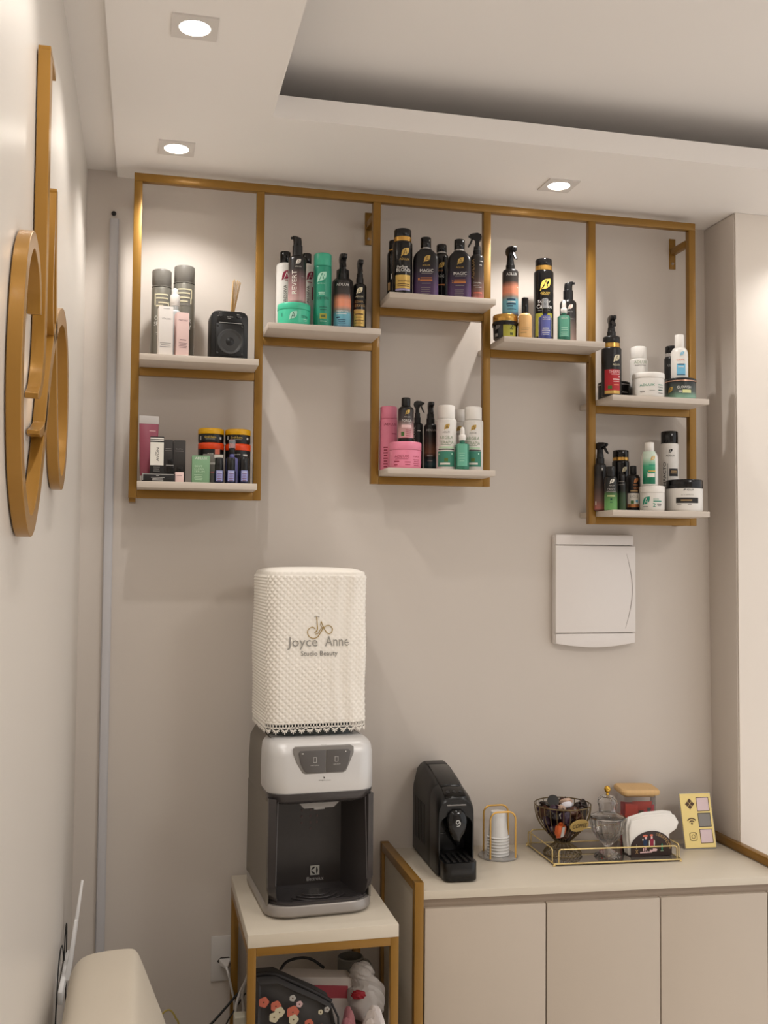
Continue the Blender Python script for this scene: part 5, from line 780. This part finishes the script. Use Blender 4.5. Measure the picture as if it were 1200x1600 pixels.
for i, (fx, fz, fr, c) in enumerate(FL):
    yy = -.0602-.0003*(i % 4)
    sc_ = 1 if i < 18 else 1
    MB().add([(fx,yy,fz)]+[(fx+fr*(1+.08*math.cos(5*2*PI*k/20))*math.cos(2*PI*k/20), yy, fz+fr*(1+.08*math.cos(5*2*PI*k/20))*math.sin(2*PI*k/20)) for k in range(20)], [(0,k+1,(k+1) % 20+1) for k in range(20)]).build('flower_print', mat('cloth_'+c, tuple(int(q_*.84) for q_ in PC[c]), .8), t, 0)
    MB().add([(fx+.002*math.cos(2*PI*k/8), yy-.0003, fz+.002*math.sin(2*PI*k/8)) for k in range(8)], [tuple(range(8))]).build('flower_centre', mat('cloth_brown', PC['brown'], .75), t, 0)
t = thing('shopping_bag','white paper bag with a wide dusty pink panel lying behind the floral toiletry bag','bag',(.505,-.27,.375))
PB = mat('bag_white_paper',(206,196,188),.6,0,.04); PK = mat('bag_dusty_pink',(176,70,82),.6,0,.04)
MB().loft([[(-.115,-.055,.0),(.10,-.06,0),(.10,.04,0),(-.115,.05,0)],[(-.115,-.05,.18),(.098,-.055,.17),(.095,.035,.18),(-.115,.045,.19)],[(-.118,-.028,.268),(.098,-.034,.250),(.09,.005,.256),(-.105,.012,.276)]]).build('bag_body', PB, t, 30, .002)
MB().hexa([(-.06,-.056,.10),(.078,-.0605,.09),(.078,-.052,.09),(-.06,-.048,.10),(-.078,-.0375,.248),(.084,-.0425,.232),(.084,-.034,.232),(-.078,-.029,.248)]).build('pink_panel', PK, t, 0)
MB().tube([tuple(p) for p in spline([(-.09,.004,.270),(-.07,.015,.287),(-.03,.025,.290),(.0,.025,.282),(.03,.015,.262)],6)],.004,6).build('bag_handle', BZ, t, 60)
CRK = mat('crumpled_clear_plastic',(214,206,200),.35,0,.08,20,bump=.6,bscale=40,trans=.35)
def crumple(name, label, cat, loc, sx, sy, sz, m, seed, amp=.16):
    random.seed(seed); me_ = MB(); bm = bmesh.new(); bmesh.ops.create_icosphere(bm, subdivisions=4, radius=1)
    ph = [(random.uniform(2,6),random.uniform(2,6),random.uniform(2,6),random.uniform(0,6)) for _ in range(9)]
    vs = []
    for v in bm.verts:
        d = 1+sum(amp/3*abs(math.sin(a*v.co.x+b*v.co.y+c*v.co.z+p)) for a,b,c,p in ph)-amp
        z = max(-.86, v.co.z*d); vs.append((v.co.x*d*sx, v.co.y*d*sy, (z+.86)*sz))
    fs = [tuple(x.index for x in f.verts) for f in bm.faces]; bm.free()
    return tag(me_.add(vs, fs).build(name, m, None, 25, loc=loc), label, cat)
MB_ = crumple
MB_('plastic_bag','crumpled translucent plastic bag at the right under the side table','plastic bag',(.636,-.315,.5265),.042,.042,.052,CRK,5,.22)
MB_('plastic_bag','small crumpled grey plastic wrap on top of the translucent bag','plastic bag',(.628,-.30,.615),.026,.026,.022,CRK,9,.25)
MB_('plastic_bag','pink and clear plastic packet between the floral bag and the carton','plastic bag',(.577,-.385,.375),.022,.022,.098,mat('pink_plastic_film',(208,138,146),.3,0,.1,15,bump=.5,bscale=50,trans=.2),11,.2)
MB_('plastic_bag','white plastic bundle with red print at the bottom right under the side table','plastic bag',(.632,-.425,.375),.030,.024,.108,mat('white_plastic_film',(226,216,212),.3,0,.06,15,bump=.5,bscale=50,trans=.1),13,.2)
MB_('ribbon_bow','small crimson ribbon knot on the translucent plastic bag','ribbon',(.610,-.352,.592),.016,.010,.009,mat('crimson_ribbon',(150,22,36),.5),17,.25)
t = thing('carton_box','white carton box standing at the back right under the side table','box',(.645,-.30,.375))
MB().box(-.024,-.06,0,.024,.06,.150).build('carton', mat('carton_white',(206,198,186),.6), t, 0, .001)
prints([('T','ANA',0,.137,.034,.010,'darkgrey',0),('R',0,.118,.04,.0012,'grey'),('R',-.002,.10,.03,.0012,'grey')], flat_surf(-.0602), t)
t = thing('drinking_mug','grey mug with round handle at the back right under the side table','mug',(.628,-.15,.375))
MB().lathe([(0,0),(.03,0),(.034,.01),(.036,.245),(.033,.247),(.031,.02),(0,.02)],28).build('cup', mat('mug_grey',(110,106,98),.5), t, 40)
MB().tube([(.034+.022*math.sin(rad(a)),-.012,.215+.024*math.cos(rad(a))) for a in range(0,181,20)],.0035,8).build('handle', mat('mug_grey',(110,106,98),.5), t, 60)

# ------------------------------------------------------------------ capsule coffee machine
CB = mat('coffee_machine_black',(15,15,16),.28,0,.03); CS = mat('coffee_machine_satin',(34,32,31),.42,0,.03); CG = mat('coffee_machine_gloss',(11,11,12),.12,0,.03)
t = thing('coffee_machine','black capsule coffee machine with a teardrop brew head on the sideboard','coffee machine',(.8935,-.15,.8665),rad(-1))
def msec(y, zs, zt, wb=.0525, wt=.036, z0=.006, r=.012):
    pts = [(-wb,z0),(-wb,zs-.02),(-wb+.002,zs),(-wt-.006,zt-.012),(-wt,zt-.004),(-wt+.008,zt),(wt-.008,zt),(wt,zt-.004),(wt+.006,zt-.012),(wb-.002,zs),(wb,zs-.02),(wb,z0)]
    return [(a,y,b) for a, b in pts]
MB().loft([msec(.150,.185,.228,.049,.030),msec(.142,.195,.25,.052,.034),msec(.110,.205,.264),msec(.06,.208,.264),msec(-.02,.200,.248),msec(-.06,.192,.236)]).build('housing', CS, t, 35, .002)
def arch(y, z0, zt, wo, wi, zi):   # arched front shell, open underneath
    o_ = [(-wo,z0),(-wo,zt-.055)]+[(-wo*math.copysign(abs(math.cos(rad(a)))**.85, math.cos(rad(a))), zt-.055+.055*math.sin(rad(a))**.6) for a in range(10,180,10)]+[(wo,zt-.055),(wo,z0)]
    i_ = [(wi,z0),(wi,zi-.03)]+[(wi*math.cos(rad(a)), zi-.03+.03*math.sin(rad(a))) for a in range(15,180,15)]+[(-wi,zi-.03),(-wi,z0)]
    return [(a,y,b) for a, b in o_+i_]
MB().loft([arch(-.06,.006,.238,.0525,.044,.178),arch(-.110,.006,.228,.0525,.044,.176),arch(-.137,.006,.214,.0515,.045,.172),arch(-.142,.006,.208,.0495,.046,.170)]).build('front_shell', CB, t, 35)
MB().box(-.0445,-.068,.006,.0445,-.058,.18).build('bay_back', CB, t, 0); MB().box(-.0445,-.070,.098,.0445,-.066,.1005).build('bay_seam', CG, t, 0)
MB().loft([[(-.030,.057,.262),(.030,.057,.262),(.030,.104,.262),(-.030,.104,.262)],[(-.030,.057,.2672),(.030,.057,.2672),(.029,.102,.2672),(-.029,.102,.2672)]]).build('rear_lid', CS, t, 30, .001)
MB().hexa([(-.029,-.085,.2315),(.029,-.085,.2315),(.029,.052,.262),(-.029,.052,.262),(-.028,-.083,.2365),(.028,-.083,.2365),(.028,.05,.2675),(-.028,.05,.2675)]).build('lever_lid', CG, t, 30, .0015)
MB().hexa([(-.030,-.137,.208),(.030,-.137,.208),(.030,-.098,.228),(-.030,-.098,.228),(-.029,-.137,.2155),(.029,-.137,.2155),(.029,-.098,.2345),(-.029,-.098,.2345)]).build('control_strip', CG, t, 30, .001)
for k in (-.018,0,.018): MB().lathe([(0,0),(.0055,0),(.005,.0016),(0,.0016)],16).xf(Matrix.Translation((k,-.118,.2246)) @ Matrix.Rotation(rad(26),4,'X')).build('button', CS, t, 40)
MB().tube([(-.027,-.1425,.1935),(.0,-.1435,.194),(.027,-.1425,.1935)],.0028,8).build('chrome_bar', mat('dark_chrome',(120,118,116),.25,.7), t, 60)
hp = [(0,.082),(.007,.084),(.010,.10),(.022,.118),(.029,.138),(.030,.156),(.024,.174),(.012,.184),(-.012,.184),(-.024,.174),(-.030,.156),(-.029,.138),(-.020,.115),(-.008,.094)]
def hs(y, s): return [(a*s, y, .145+(b-.145)*s) for a, b in hp]
MB().loft([hs(-.062,.97),hs(-.140,1),hs(-.150,.96),hs(-.156,.82),hs(-.159,.45)]).build('brew_head', CG, t, 40)
g9 = [(.0045,.0005),(.0015,.0045),(-.0035,.0035),(-.0045,-.001),(-.001,-.0035),(.0025,-.001),(.0045,.0015),(.0055,-.003),(.003,-.008),(-.003,-.009)]
MB().tube([(a*1.15,-.1598-.0004,.151+b*1.15) for a, b in spline(g9,6)],.0011,6).build('emblem', mat('emblem_white',(214,214,212),.4), t, 60)
tr = [(-.047,-.06)]+[(-.047,-.175)]+[(-.047+.02*(1-math.cos(rad(a))), -.175-.02*math.sin(rad(a))) for a in range(15,91,15)]+[(.047-.02*(1-math.cos(rad(a))), -.175-.02*math.sin(rad(a))) for a in range(90,0,-15)]+[(.047,-.175),(.047,-.06)]
MB().prism(tr,'z',.004,.052).build('drip_tray', CB, t, 35, .002)
for k in range(5): MB().box(-.038+.017*k,-.185,.0515,-.030+.017*k,-.105,.0545).build('tray_slat', CS, t, 0)
MB().box(-.04,-.05,0,.04,.13,.008).build('foot_plate', mat('black_rubber',(20,19,18),.7), t, 0)
for s_ in (-1,1):
    for k in range(7): MB().box(s_*.0518,.000+.018*k,.05,s_*.0535,.0035+.018*k,.165).build('side_rib', CB, t, 0)

# ------------------------------------------------------------------ cup holder and its cups
WIRE = mat('brushed_gold_wire',(222,176,94),.3,.6,.05); ACR = mat('clear_acrylic',(226,224,222),.12,0,.02,trans=.7)
hx_, hy_ = 1.0735, -.120
t = thing('cup_holder','round clear base with two gold wire loops holding plastic cups on the sideboard','cup holder',(hx_,hy_,cz(hx_)))
MB().lathe([(0,0),(.056,0),(.058,.002),(.058,.005),(.056,.007),(0,.007)],40).build('base', ACR, t, 40)
for y, dx in ((.042,.008),(-.042,0)):
    w_ = .0385; top = .139
    pts = [(dx-w_,y,.006),(dx-w_,y,top-.022)]+[(dx-w_+.022*(1-math.cos(rad(a))),y,top-.022+.022*math.sin(rad(a))) for a in range(15,91,15)]+[(dx+w_-.022*(1-math.cos(rad(a))),y,top-.022+.022*math.sin(rad(a))) for a in range(90,0,-15)]+[(dx+w_,y,top-.022),(dx+w_,y,.006)]
    MB().tube(pts,.0028,10).build('wire_loop', WIRE, t, 60)
CUP = mat('translucent_plastic_cup',(246,245,243),.22,0,.01,trans=.22)
for k in range(7):
    t = thing('plastic_cup',('lowest','sixth from the top','fifth from the top','fourth from the top','third from the top','second from the top','topmost')[k]+' of the upside down translucent plastic cups between the gold loops','cup',(hx_,hy_,cz(hx_)+.0075+.0085*k),0,'stacked plastic cups')
    n_ = 28
    MB().lathe([(.0325-.0002*k,0),(.0335,.0015),(.0325,.003),(.0300,.004),(.0265,.03),(.0215,.072),(.0205,.0735),(0,.0735),(0,.0728),(.0200,.0728),(.0208,.0715),(.0258,.03),(.0293,.004)],n_).build('cup_wall', CUP, t, 50)
    MB().tube([(.0325*math.cos(2*PI*j/n_),.0325*math.sin(2*PI*j/n_),.0015) for j in range(n_)],.0010,6,True).build('rim', CUP, t, 60)

# ------------------------------------------------------------------ gold tray and what stands on it
BRASS = mat('bright_brass_wire',(228,204,142),.25,.7,.04); MIRR = mat('smoked_mirror',(168,160,150),.06,.75,.02)
tx, ty = 1.402, -.127; TZ = cz(tx)+.0105
t = thing('mirror_tray','rectangular smoked mirror tray with brass wire rails on the sideboard','tray',(tx,ty,cz(tx)))
hx, hy = .200, .108
SL = -.0242
def zt_(x, z): return z+SL*x
MB().hexa([(-hx,-hy,zt_(-hx,.004)),(hx,-hy,zt_(hx,.004)),(hx,hy,zt_(hx,.004)),(-hx,hy,zt_(-hx,.004)),(-hx,-hy,zt_(-hx,.0075)),(hx,-hy,zt_(hx,.0075)),(hx,hy,zt_(hx,.0075)),(-hx,hy,zt_(-hx,.0075))]).build('mirror', MIRR, t, 0)
MB().tube([(-hx,-hy,zt_(-hx,.007)),(hx,-hy,zt_(hx,.007)),(hx,hy,zt_(hx,.007)),(-hx,hy,zt_(-hx,.007))],.0024,8,True).build('edge_wire', BRASS, t, 40)
def rail(a, b):
    A, B_ = Vector(a), Vector(b); d_ = (B_-A).normalized(); r_ = .008; h_ = .040; up = Vector((0,0,1)); pts = [A]
    pts += [A+up*(h_-r_)]+[A+up*(h_-r_)+d_*r_*(1-math.cos(rad(q)))+up*r_*math.sin(rad(q)) for q in (30,60,90)]
    pts += [B_+up*(h_-r_)-d_*r_*(1-math.cos(rad(q)))+up*r_*math.sin(rad(q)) for q in (90,60,30)]+[B_+up*(h_-r_),B_]
    MB().tube(pts,.0021,8).build('rail', BRASS, t, 60)
i_ = .014
rail((-hx+i_,-hy,zt_(-hx,.007)),(hx-i_,-hy,zt_(hx,.007))); rail((-hx+i_,hy,zt_(-hx,.007)),(hx-i_,hy,zt_(hx,.007)))
rail((-hx,-hy+i_,zt_(-hx,.007)),(-hx,hy-i_,zt_(-hx,.007))); rail((hx,-hy+i_,zt_(hx,.007)),(hx,hy-i_,zt_(hx,.007)))
for sx in (-1,1):
    for sy in (-1,1): MB().lathe([(0,0),(.004,.0005),(.0045,.003),(.003,.005),(0,.005)],14,sx*hx*.995,sy*hy*.98,zt_(sx*hx,0)).build('foot', BRASS, t, 40)
def tray_z(x): return cz(tx)+SL*(x-tx)+.0078

BRONZE = mat('antique_bronze_wire',(112,96,66),.4,.6,.08)
bx, by = 1.268, -.140; bz = tray_z(bx)
t = thing('wire_basket','goblet shaped bronze wire basket with oval coffee plaque, full of capsules and sweets','basket',(bx,by,bz))
prof = [(.056,.003),(.050,.012),(.030,.026),(.022,.036),(.034,.050),(.058,.075),(.075,.103),(.081,.126),(.083,.146)]
prof = [(.019+(.083-.019)*0,0)] and prof
def rad_at(z):
    for (r0,z0),(r1,z1) in zip(prof, prof[1:]):
        if z0 <= z <= z1: return r0+(r1-r0)*(z-z0)/(z1-z0)
    return prof[-1][0]
sp = spline([(r,z) for r,z in prof], 3)
for k in range(26):
    a = 2*PI*k/26; MB().tube([(r*math.cos(a), r*math.sin(a), z) for r, z in sp],.0013,5).build('wire', BRONZE, t, 60)
for r, z, tk in ((.056,.003,.0017),(.022,.036,.0016),(.083,.146,.0019)):
    MB().tube([(r*math.cos(2*PI*j/40), r*math.sin(2*PI*j/40), z) for j in range(40)],tk,6,True).build('ring', BRONZE, t, 60)
va = rad(-90+14); PL = MB(); n_ = 28
pc = Vector((.0745*math.cos(va), .0745*math.sin(va), .102)); nv = Vector((math.cos(va)*.93, math.sin(va)*.93, -.36)).normalized(); uv = Vector((-math.sin(va), math.cos(va), 0)); wv = nv.cross(uv)
def plq(u, z, e): return tuple(pc+nv*(.006+e)+uv*u+(Vector((0,0,1))-nv*nv.z).normalized()*z)
PL.loft([[plq(.033*math.cos(2*PI*j/n_), .0195*math.sin(2*PI*j/n_), -.003) for j in range(n_)],[plq(.033*math.cos(2*PI*j/n_), .0195*math.sin(2*PI*j/n_), 0) for j in range(n_)]])
PL.build('plaque', mat('plaque_gold',(178,152,92),.4,.4,.05), t, 40)
prints([('T','COFFEE',.001,0,.050,.0135,'black',0)], plq, t)

def capsule(M, label, body, lid, group=None):
    t = thing('coffee_capsule', label, 'coffee capsule', (0,0,0), 0, group); t.matrix_world = M
    MB().lathe([(0,-.012),(.010,-.012),(.0115,-.010),(.0145,.011),(.018,.0118),(.018,.013),(0,.013)],20).build('cup_body', body, t, 40)
    MB().lathe([(0,.0130),(.0172,.0130),(.0165,.0136),(0,.0138)],20).build('foil_lid', lid, t, 40); return t
def sweet(M, label, m, group=None, s=1):
    t = thing('wrapped_sweet', label, 'sweet', (0,0,0), 0, group); t.matrix_world = M
    MB().loft([rrect(.010*s,.006*s,.004*s,-.014*s),rrect(.0125*s,.0085*s,.005*s,-.008*s),rrect(.013*s,.009*s,.005*s,.008*s),rrect(.010*s,.006*s,.004*s,.014*s)]).build('wrapper', m, t, 50)
    for q in (-1,1): MB().loft([[(.004*s*math.cos(2*PI*j/12),.002*s*math.sin(2*PI*j/12),q*.013*s) for j in range(12)],[(.0085*s*math.cos(2*PI*j/12)*(1+.15*(j%2)),.0035*s*math.sin(2*PI*j/12)*(1+.4*(j%2)),q*.0185*s) for j in range(12)]]).build('twisted_end', m, t, 50)
    return t
def place(dx, dy, dz, rx, ry, rz): return Matrix.Translation((bx+dx, by+dy, bz+dz)) @ Matrix.Rotation(rad(rz),4,'Z') @ Matrix.Rotation(rad(ry),4,'Y') @ Matrix.Rotation(rad(rx),4,'X')
DK = [mat('wrapper_black_brown',(40,29,26),.25,0,.1,80), mat('wrapper_dark_plum',(54,36,52),.25,0,.1,80), mat('wrapper_chocolate',(72,44,32),.25,0,.1,80)]
KH = mat('capsule_khaki',(92,84,70),.35,.3,.05); KD = mat('capsule_black',(30,28,28),.3)
capsule(place(-.030,.004,.152,55,-40,10),'khaki grey coffee capsule tilted on top of the wire basket',KH,KD)
capsule(place(.060,.006,.136,60,40,20),'dark maroon coffee capsule at the right inside the basket rim',mat('capsule_maroon',(84,36,40),.3),KD)
sweet(place(.004,-.022,.148,80,15,70),'white wrapped sweet with small blue print on top of the basket',mat('wrapper_white_print',(216,214,222),.4,0,.1,120))
sweet(place(.018,.016,.148,80,0,40),'pale peach wrapped sweet behind the white one on top of the basket',mat('wrapper_peach',(208,176,156),.4,0,.08,60))
sweet(place(-.018,-.03,.142,80,20,20),'small beige wrapped sweet beside the white one on top of the basket',mat('wrapper_beige',(186,158,140),.4,0,.08,60),None,.8)
t = sweet(place(-.030,-.054,.084,15,0,20),'orange and white wrapped sweet low at the front of the wire basket',mat('wrapper_orange',(196,92,44),.35,0,.15,60),None,1.2)
prints([('R',0,0,.012,.032,'lightgrey')], flat_surf(-.0112), t)
random.seed(21)
DARKG = 'sweets filling the wire basket'
layers = [(.055,3,.015,0),(.076,6,.036,.4),(.076,1,0,0),(.099,8,.052,.1),(.099,3,.022,.6),(.121,9,.058,.3),(.121,4,.027,.2),(.134,5,.048,1.2)]
for z, n_, r_, a0 in layers:
    for k in range(n_):
        a = a0+2*PI*k/n_
        if z > .08 and z < .1 and abs(((a+PI/2+.6+PI) % (2*PI))-PI) < .45: continue
        sweet(place(r_*math.cos(a), r_*math.sin(a), z+random.uniform(-.003,.003), random.uniform(-30,30)+90*(k%2), random.uniform(-40,40), random.uniform(0,180)),('black brown','dark plum','chocolate brown')[(k+int(z*1000)) % 3]+' wrapped sweet packed inside the bronze wire basket',DK[(k+int(z*1000)) % 3],('black brown','dark plum','chocolate brown')[(k+int(z*1000)) % 3]+' '+DARKG,1.15)

GLASS = mat('cut_glass',(246,246,246),.03,0,0,trans=1,ior=1.48,spec=.5)
gx, gy = 1.392, -.182; gz = tray_z(gx)
t = thing('glass_candy_jar','fluted clear glass bonbon jar on a foot with gold ball finial','glass jar',(gx,gy,gz))
MB().lathe([(0,0),(.037,0),(.038,.004),(.034,.009),(.020,.016),(.010,.022),(.009,.030),(.013,.036),(.028,.050),(.045,.074),(.0505,.10),(.0515,.112),(.047,.112),(.0455,.10),(.040,.077),(.024,.056),(.008,.046),(0,.045)],64,lob=16,amp=.035).build('bowl', GLASS, t, 30)
MB().lathe([(.049,.1125),(.053,.1140),(.052,.117),(.036,.1245),(.026,.129),(.0250,.134),(.0250,.140),(.0265,.147),(.0290,.156),(.0275,.166),(.020,.175),(.008,.179),(0,.179),(0,.1755),(.016,.1715),(.0235,.164),(.025,.156),(.0225,.149),(.0215,.141),(.0215,.134),(.022,.127),(.034,.1205),(.047,.1142)],48,lob=12,amp=.025).build('lid', GLASS, t, 30)
MB().lathe([(0,.178),(.004,.178),(.0045,.183),(.003,.185),(.0075,.189),(.0100,.196),(.0075,.203),(.003,.2058),(0,.206)],24).build('finial', mat('polished_gold',(214,170,74),.15,.9,.02), t, 50)

qx, qy = 1.541, -.074; qz = tray_z(qx); qa = rad(-10)
t = thing('glass_canister','square glass canister with bamboo lid holding red sachets','canister',(qx,qy,qz),qa)
CLG = mat('canister_glass',(236,232,228),.06,0,0,trans=.92,ior=1.2)
h_ = .160
MB().loft([rrect(.049,.041,.012,0),rrect(.050,.042,.013,.004),rrect(.050,.042,.013,h_)],caps=False).add([(-.045,-.037,.0005),(.045,-.037,.0005),(.045,.037,.0005),(-.045,.037,.0005)],[(0,1,2,3)]).build('glass_walls', CLG, t, 40)
BAM = mat('bamboo_lid',(214,176,122),.5,0,.08,30,stretch=(8,1,1))
MB().loft([rrect(.046,.038,.012,h_-.006),rrect(.046,.038,.012,h_)]).build('lid_plug', BAM, t, 40)
MB().loft([rrect(.058,.050,.016,h_),rrect(.061,.053,.018,h_+.004),rrect(.061,.053,.018,h_+.012),rrect(.057,.049,.016,h_+.017)]).build('lid', BAM, t, 40)
RED = mat('sachet_red',(232,62,36),.4,0,.06,40); RED2 = mat('sachet_crimson',(214,44,70),.4,0,.06,40); OLV = mat('sachet_olive',(80,74,44),.4,0,.06,40); GRS = mat('sachet_grey',(96,88,92),.4,0,.06,40)
cR, sR = math.cos(qa), math.sin(qa)
for k, (dx, dy, w_, h2, m_, lab) in enumerate(((-.024,-.028,.019,.130,RED,'scarlet sachet at the left front of the glass canister'),(.004,-.031,.0075,.110,OLV,'olive sachet at the front of the glass canister'),(.017,-.031,.005,.112,RED2,'narrow crimson sachet at the front of the glass canister'),(.0285,-.031,.005,.118,GRS,'grey sachet at the front of the glass canister'),(.0395,-.031,.0045,.128,RED2,'crimson sachet at the right front of the glass canister'),(.012,-.012,.030,.134,RED,'wide red sachet in the middle of the glass canister'),(-.01,.008,.034,.128,RED2,'wide crimson sachet at the back of the glass canister'))):
    t = thing('tea_sachet',lab,'sachet',(qx+dx*cR-dy*sR, qy+dx*sR+dy*cR, qz+.001),qa,'sachets in the glass canister')
    MB().loft([rrect(w_,.0012,.001,0),rrect(w_,.004,.003,h2*.3),rrect(w_,.004,.003,h2*.7),rrect(w_,.0012,.001,h2)]).build('packet', m_, t, 50)
    MB().box(-w_,-.0014,h2-.006,w_,.0014,h2+.001).build('crimped_edge', m_, t, 0)

NP = mat('white_paper_napkin',(240,236,230),.8,0,.01,bump=.05,bscale=120)
nx0, ny0 = 1.524, -.178; nz = tray_z(nx0)
t = thing('napkin_holder','dark half round wooden napkin holder with two painted figures and arched lettering','napkin holder',(nx0,ny0,nz),rad(2))
NB = mat('napkin_holder_brown',(52,36,32),.45,0,.08,30)
half = [(-.066,0),(.068,0),(.068,.022)]+[(.068*math.cos(rad(a)),.022+.052*math.sin(rad(a))) for a in range(10,180,10)]+[(-.066,.022)]
MB().prism(half,'y',-.022,-.018).build('front_plate', NB, t, 30, .0006); MB().prism(half,'y',.030,.034).build('back_plate', NB, t, 30, .0006)
MB().box(-.066,-.018,0,.068,.030,.004).build('base', NB, t, 0)
fs_ = flat_surf(-.0222)
mk = [('R',-.018,.0135,.040,.004,'palepink'),('R',.006,.0165,.022,.004,'palepink'),('E',.006,.019,.026,.009,'palepink'),
 ('E',-.021,.042,.014,.024,'darkblue'),('E',-.019,.056,.0075,.010,'palepink'),('E',-.021,.0615,.016,.0075,'coral'),('E',-.029,.051,.004,.007,'paper'),('R',-.024,.029,.003,.010,'wine'),('R',-.018,.029,.003,.010,'wine'),
 ('E',.000,.042,.017,.026,'wine'),('E',-.0075,.039,.004,.019,'paper'),('E',.0085,.039,.004,.019,'paper'),('E',0,.056,.0065,.010,'palepink'),('E',-.001,.0625,.011,.006,'coral'),('R',-.0018,.026,.003,.013,'blackp'),('R',.0022,.026,.003,.013,'blackp'),
 ('T','R',-.018,.022,.008,.011,'palepink',0),('T','I',-.027,.022,.003,.009,'palepink',0),('T','X',-.049,.017,.010,.011,'tan',0),('R',-.050,.032,.002,.013,'grey'),('E',.034,.026,.005,.022,'tealp'),('R',.034,.015,.010,.0014,'palegreen')]
prints(mk, fs_, t)
word = 'OBERFEST'
for k, ch in enumerate(word):
    a = rad(72-62*k/(len(word)-1)); r_ = .058
    v_, f_ = text_poly(ch); b_ = a-PI/2
    pts = []
    for x, y in v_:
        X, Yy = x*.0062, y*.0085; pts.append((r_*math.cos(a)*1.0+X*math.cos(b_)-Yy*math.sin(b_), -.0228, .020+r_*.80*math.sin(a)+X*math.sin(b_)+Yy*math.cos(b_)))
    MB().add(pts, f_).build('lettering', pm('tan'), t, 0)
for z_ in (.033,.022):
    prints([('T','X',.061,z_,.006,.007,'tan',0)], fs_, t)
for k in range(9):      # each folded napkin of the pack
    y_ = -.0155+.0049*k; lean = .004*math.sin(k*1.7)
    t = thing('paper_napkin','folded white paper napkin, '+('frontmost','second from the front','third from the front','fourth from the front','middle one','fourth from the back','third from the back','second from the back','rearmost')[k]+' in the dark half round holder','napkin',(nx0,ny0,nz+.0045),rad(2),'napkins in the holder')
    L_ = -.066-.002*(k % 3)+lean; R2 = .070+.001*(k % 2)+lean; H_ = .098+.011*math.sin(PI*min(1, k/6))
    t0 = .0019
    pl = [(L_+.004,0),(R2-.012,0),(R2-.010,.056),(R2+.012+.002*k,.070),(R2+.022-.001*k,.088),(R2+.006,H_+.006+.001*k),(R2-.020,H_+.012+.0006*k),(L_+.05,H_+.012),(L_+.004,H_),(L_-.004,H_-.022),(L_-.002,.04)]
    rings = []
    for yy, s_ in ((y_-t0,.985),(y_-t0*.4,1),(y_+t0*.6,1),(y_+t0,.985)):
        rings.append([(a*s_, yy+(.002*math.sin(a*60)*(b/.1)), b*s_) for a, b in pl])
    MB().loft(rings).build('folded_sheet', NP, t, 50)

# ------------------------------------------------------------------ acrylic sign
sx_, sy_ = 1.736, -.120; sz_ = cz(sx_)
t = thing('acrylic_sign','tilted pale gold acrylic sign with wifi symbol and three empty squares by the tray','sign',(sx_,sy_,sz_),rad(-3))
SG = mat('pale_gold_acrylic',(246,222,146),.22,.05,.02)
M = Matrix.Translation((0,0,.004)) @ Matrix.Rotation(rad(-15),4,'X')
MB().box(-.0520,0,0,.0500,.003,.162).xf(M).build('face_plate', SG, t, 0, .0006)
MB().box(-.054,.0031,-.002,.053,.0055,.165).xf(M).build('clear_back', ACR, t, 0, .0006)
MB().box(-.050,.0,0,.050,.055,.003).build('foot', ACR, t, 0, .0006)
def sgn(u, z, e): return tuple(M @ Vector((u, -e, z)))
mk = []
for k, (z_, c) in enumerate(((.129,'lilacp'),(.082,'grey'),(.034,'lilacp'))):
    mk += [('R',.0215,z_,.042,.042,'brown' if k != 1 else 'darkgrey'),('R',.0215,z_,.038,.038,'signpink' if k != 1 else 'grey')]
PC['signpink'] = (228,206,210)
prints(mk, sgn, t)
SB = pm('brown'); ic = MB()
for u, z in ((-.022,.140),(-.030,.131),(-.014,.131),(-.022,.122)):
    v_ = [(0,.0075),(.0075,0),(0,-.0075),(-.0075,0)]; ic.add([sgn(u+a, z+b, .0008) for a, b in v_],[(0,1,2,3)])
ic.build('diamond_icon', SB, t, 0); ic = MB()
for r0, r1 in ((.016,.0195),(.0085,.012)):
    A_ = [(r1*math.cos(rad(a)), r1*math.sin(rad(a))) for a in range(40,141,10)]; B2 = [(r0*math.cos(rad(a)), r0*math.sin(rad(a))) for a in range(40,141,10)]
    ic.add([sgn(-.022+a, .070+b, .0008) for a, b in A_+B2],[(i, i+1, 12+i, 11+i) for i in range(10)])
ic.add([sgn(-.022+.0032*math.cos(2*PI*j/12), .0725+.0032*math.sin(2*PI*j/12), .0008) for j in range(12)],[tuple(range(12))])
ic.build('wifi_icon', SB, t, 0); ic = MB()
def ringp(R_, r_, n_, sq=False):
    out = []
    for rr in (R_, r_):
        for j in range(n_):
            c, s1 = math.cos(2*PI*j/n_), math.sin(2*PI*j/n_)
            if sq: out.append((rr*math.copysign(abs(c)**.45, c), rr*math.copysign(abs(s1)**.45, s1)))
            else: out.append((rr*c, rr*s1))
    return out
for R_, r_, sq in ((.0125,.0110,True),(.0062,.0048,False)):
    ic.add([sgn(-.022+a, .034+b, .0008) for a, b in ringp(R_, r_, 28, sq)],[(j,(j+1)%28,28+(j+1)%28,28+j) for j in range(28)])
ic.add([sgn(-.0145+.0012*math.cos(2*PI*j/8), .0415+.0012*math.sin(2*PI*j/8), .0008) for j in range(8)],[tuple(range(8))])
ic.build('camera_icon', SB, t, 0)
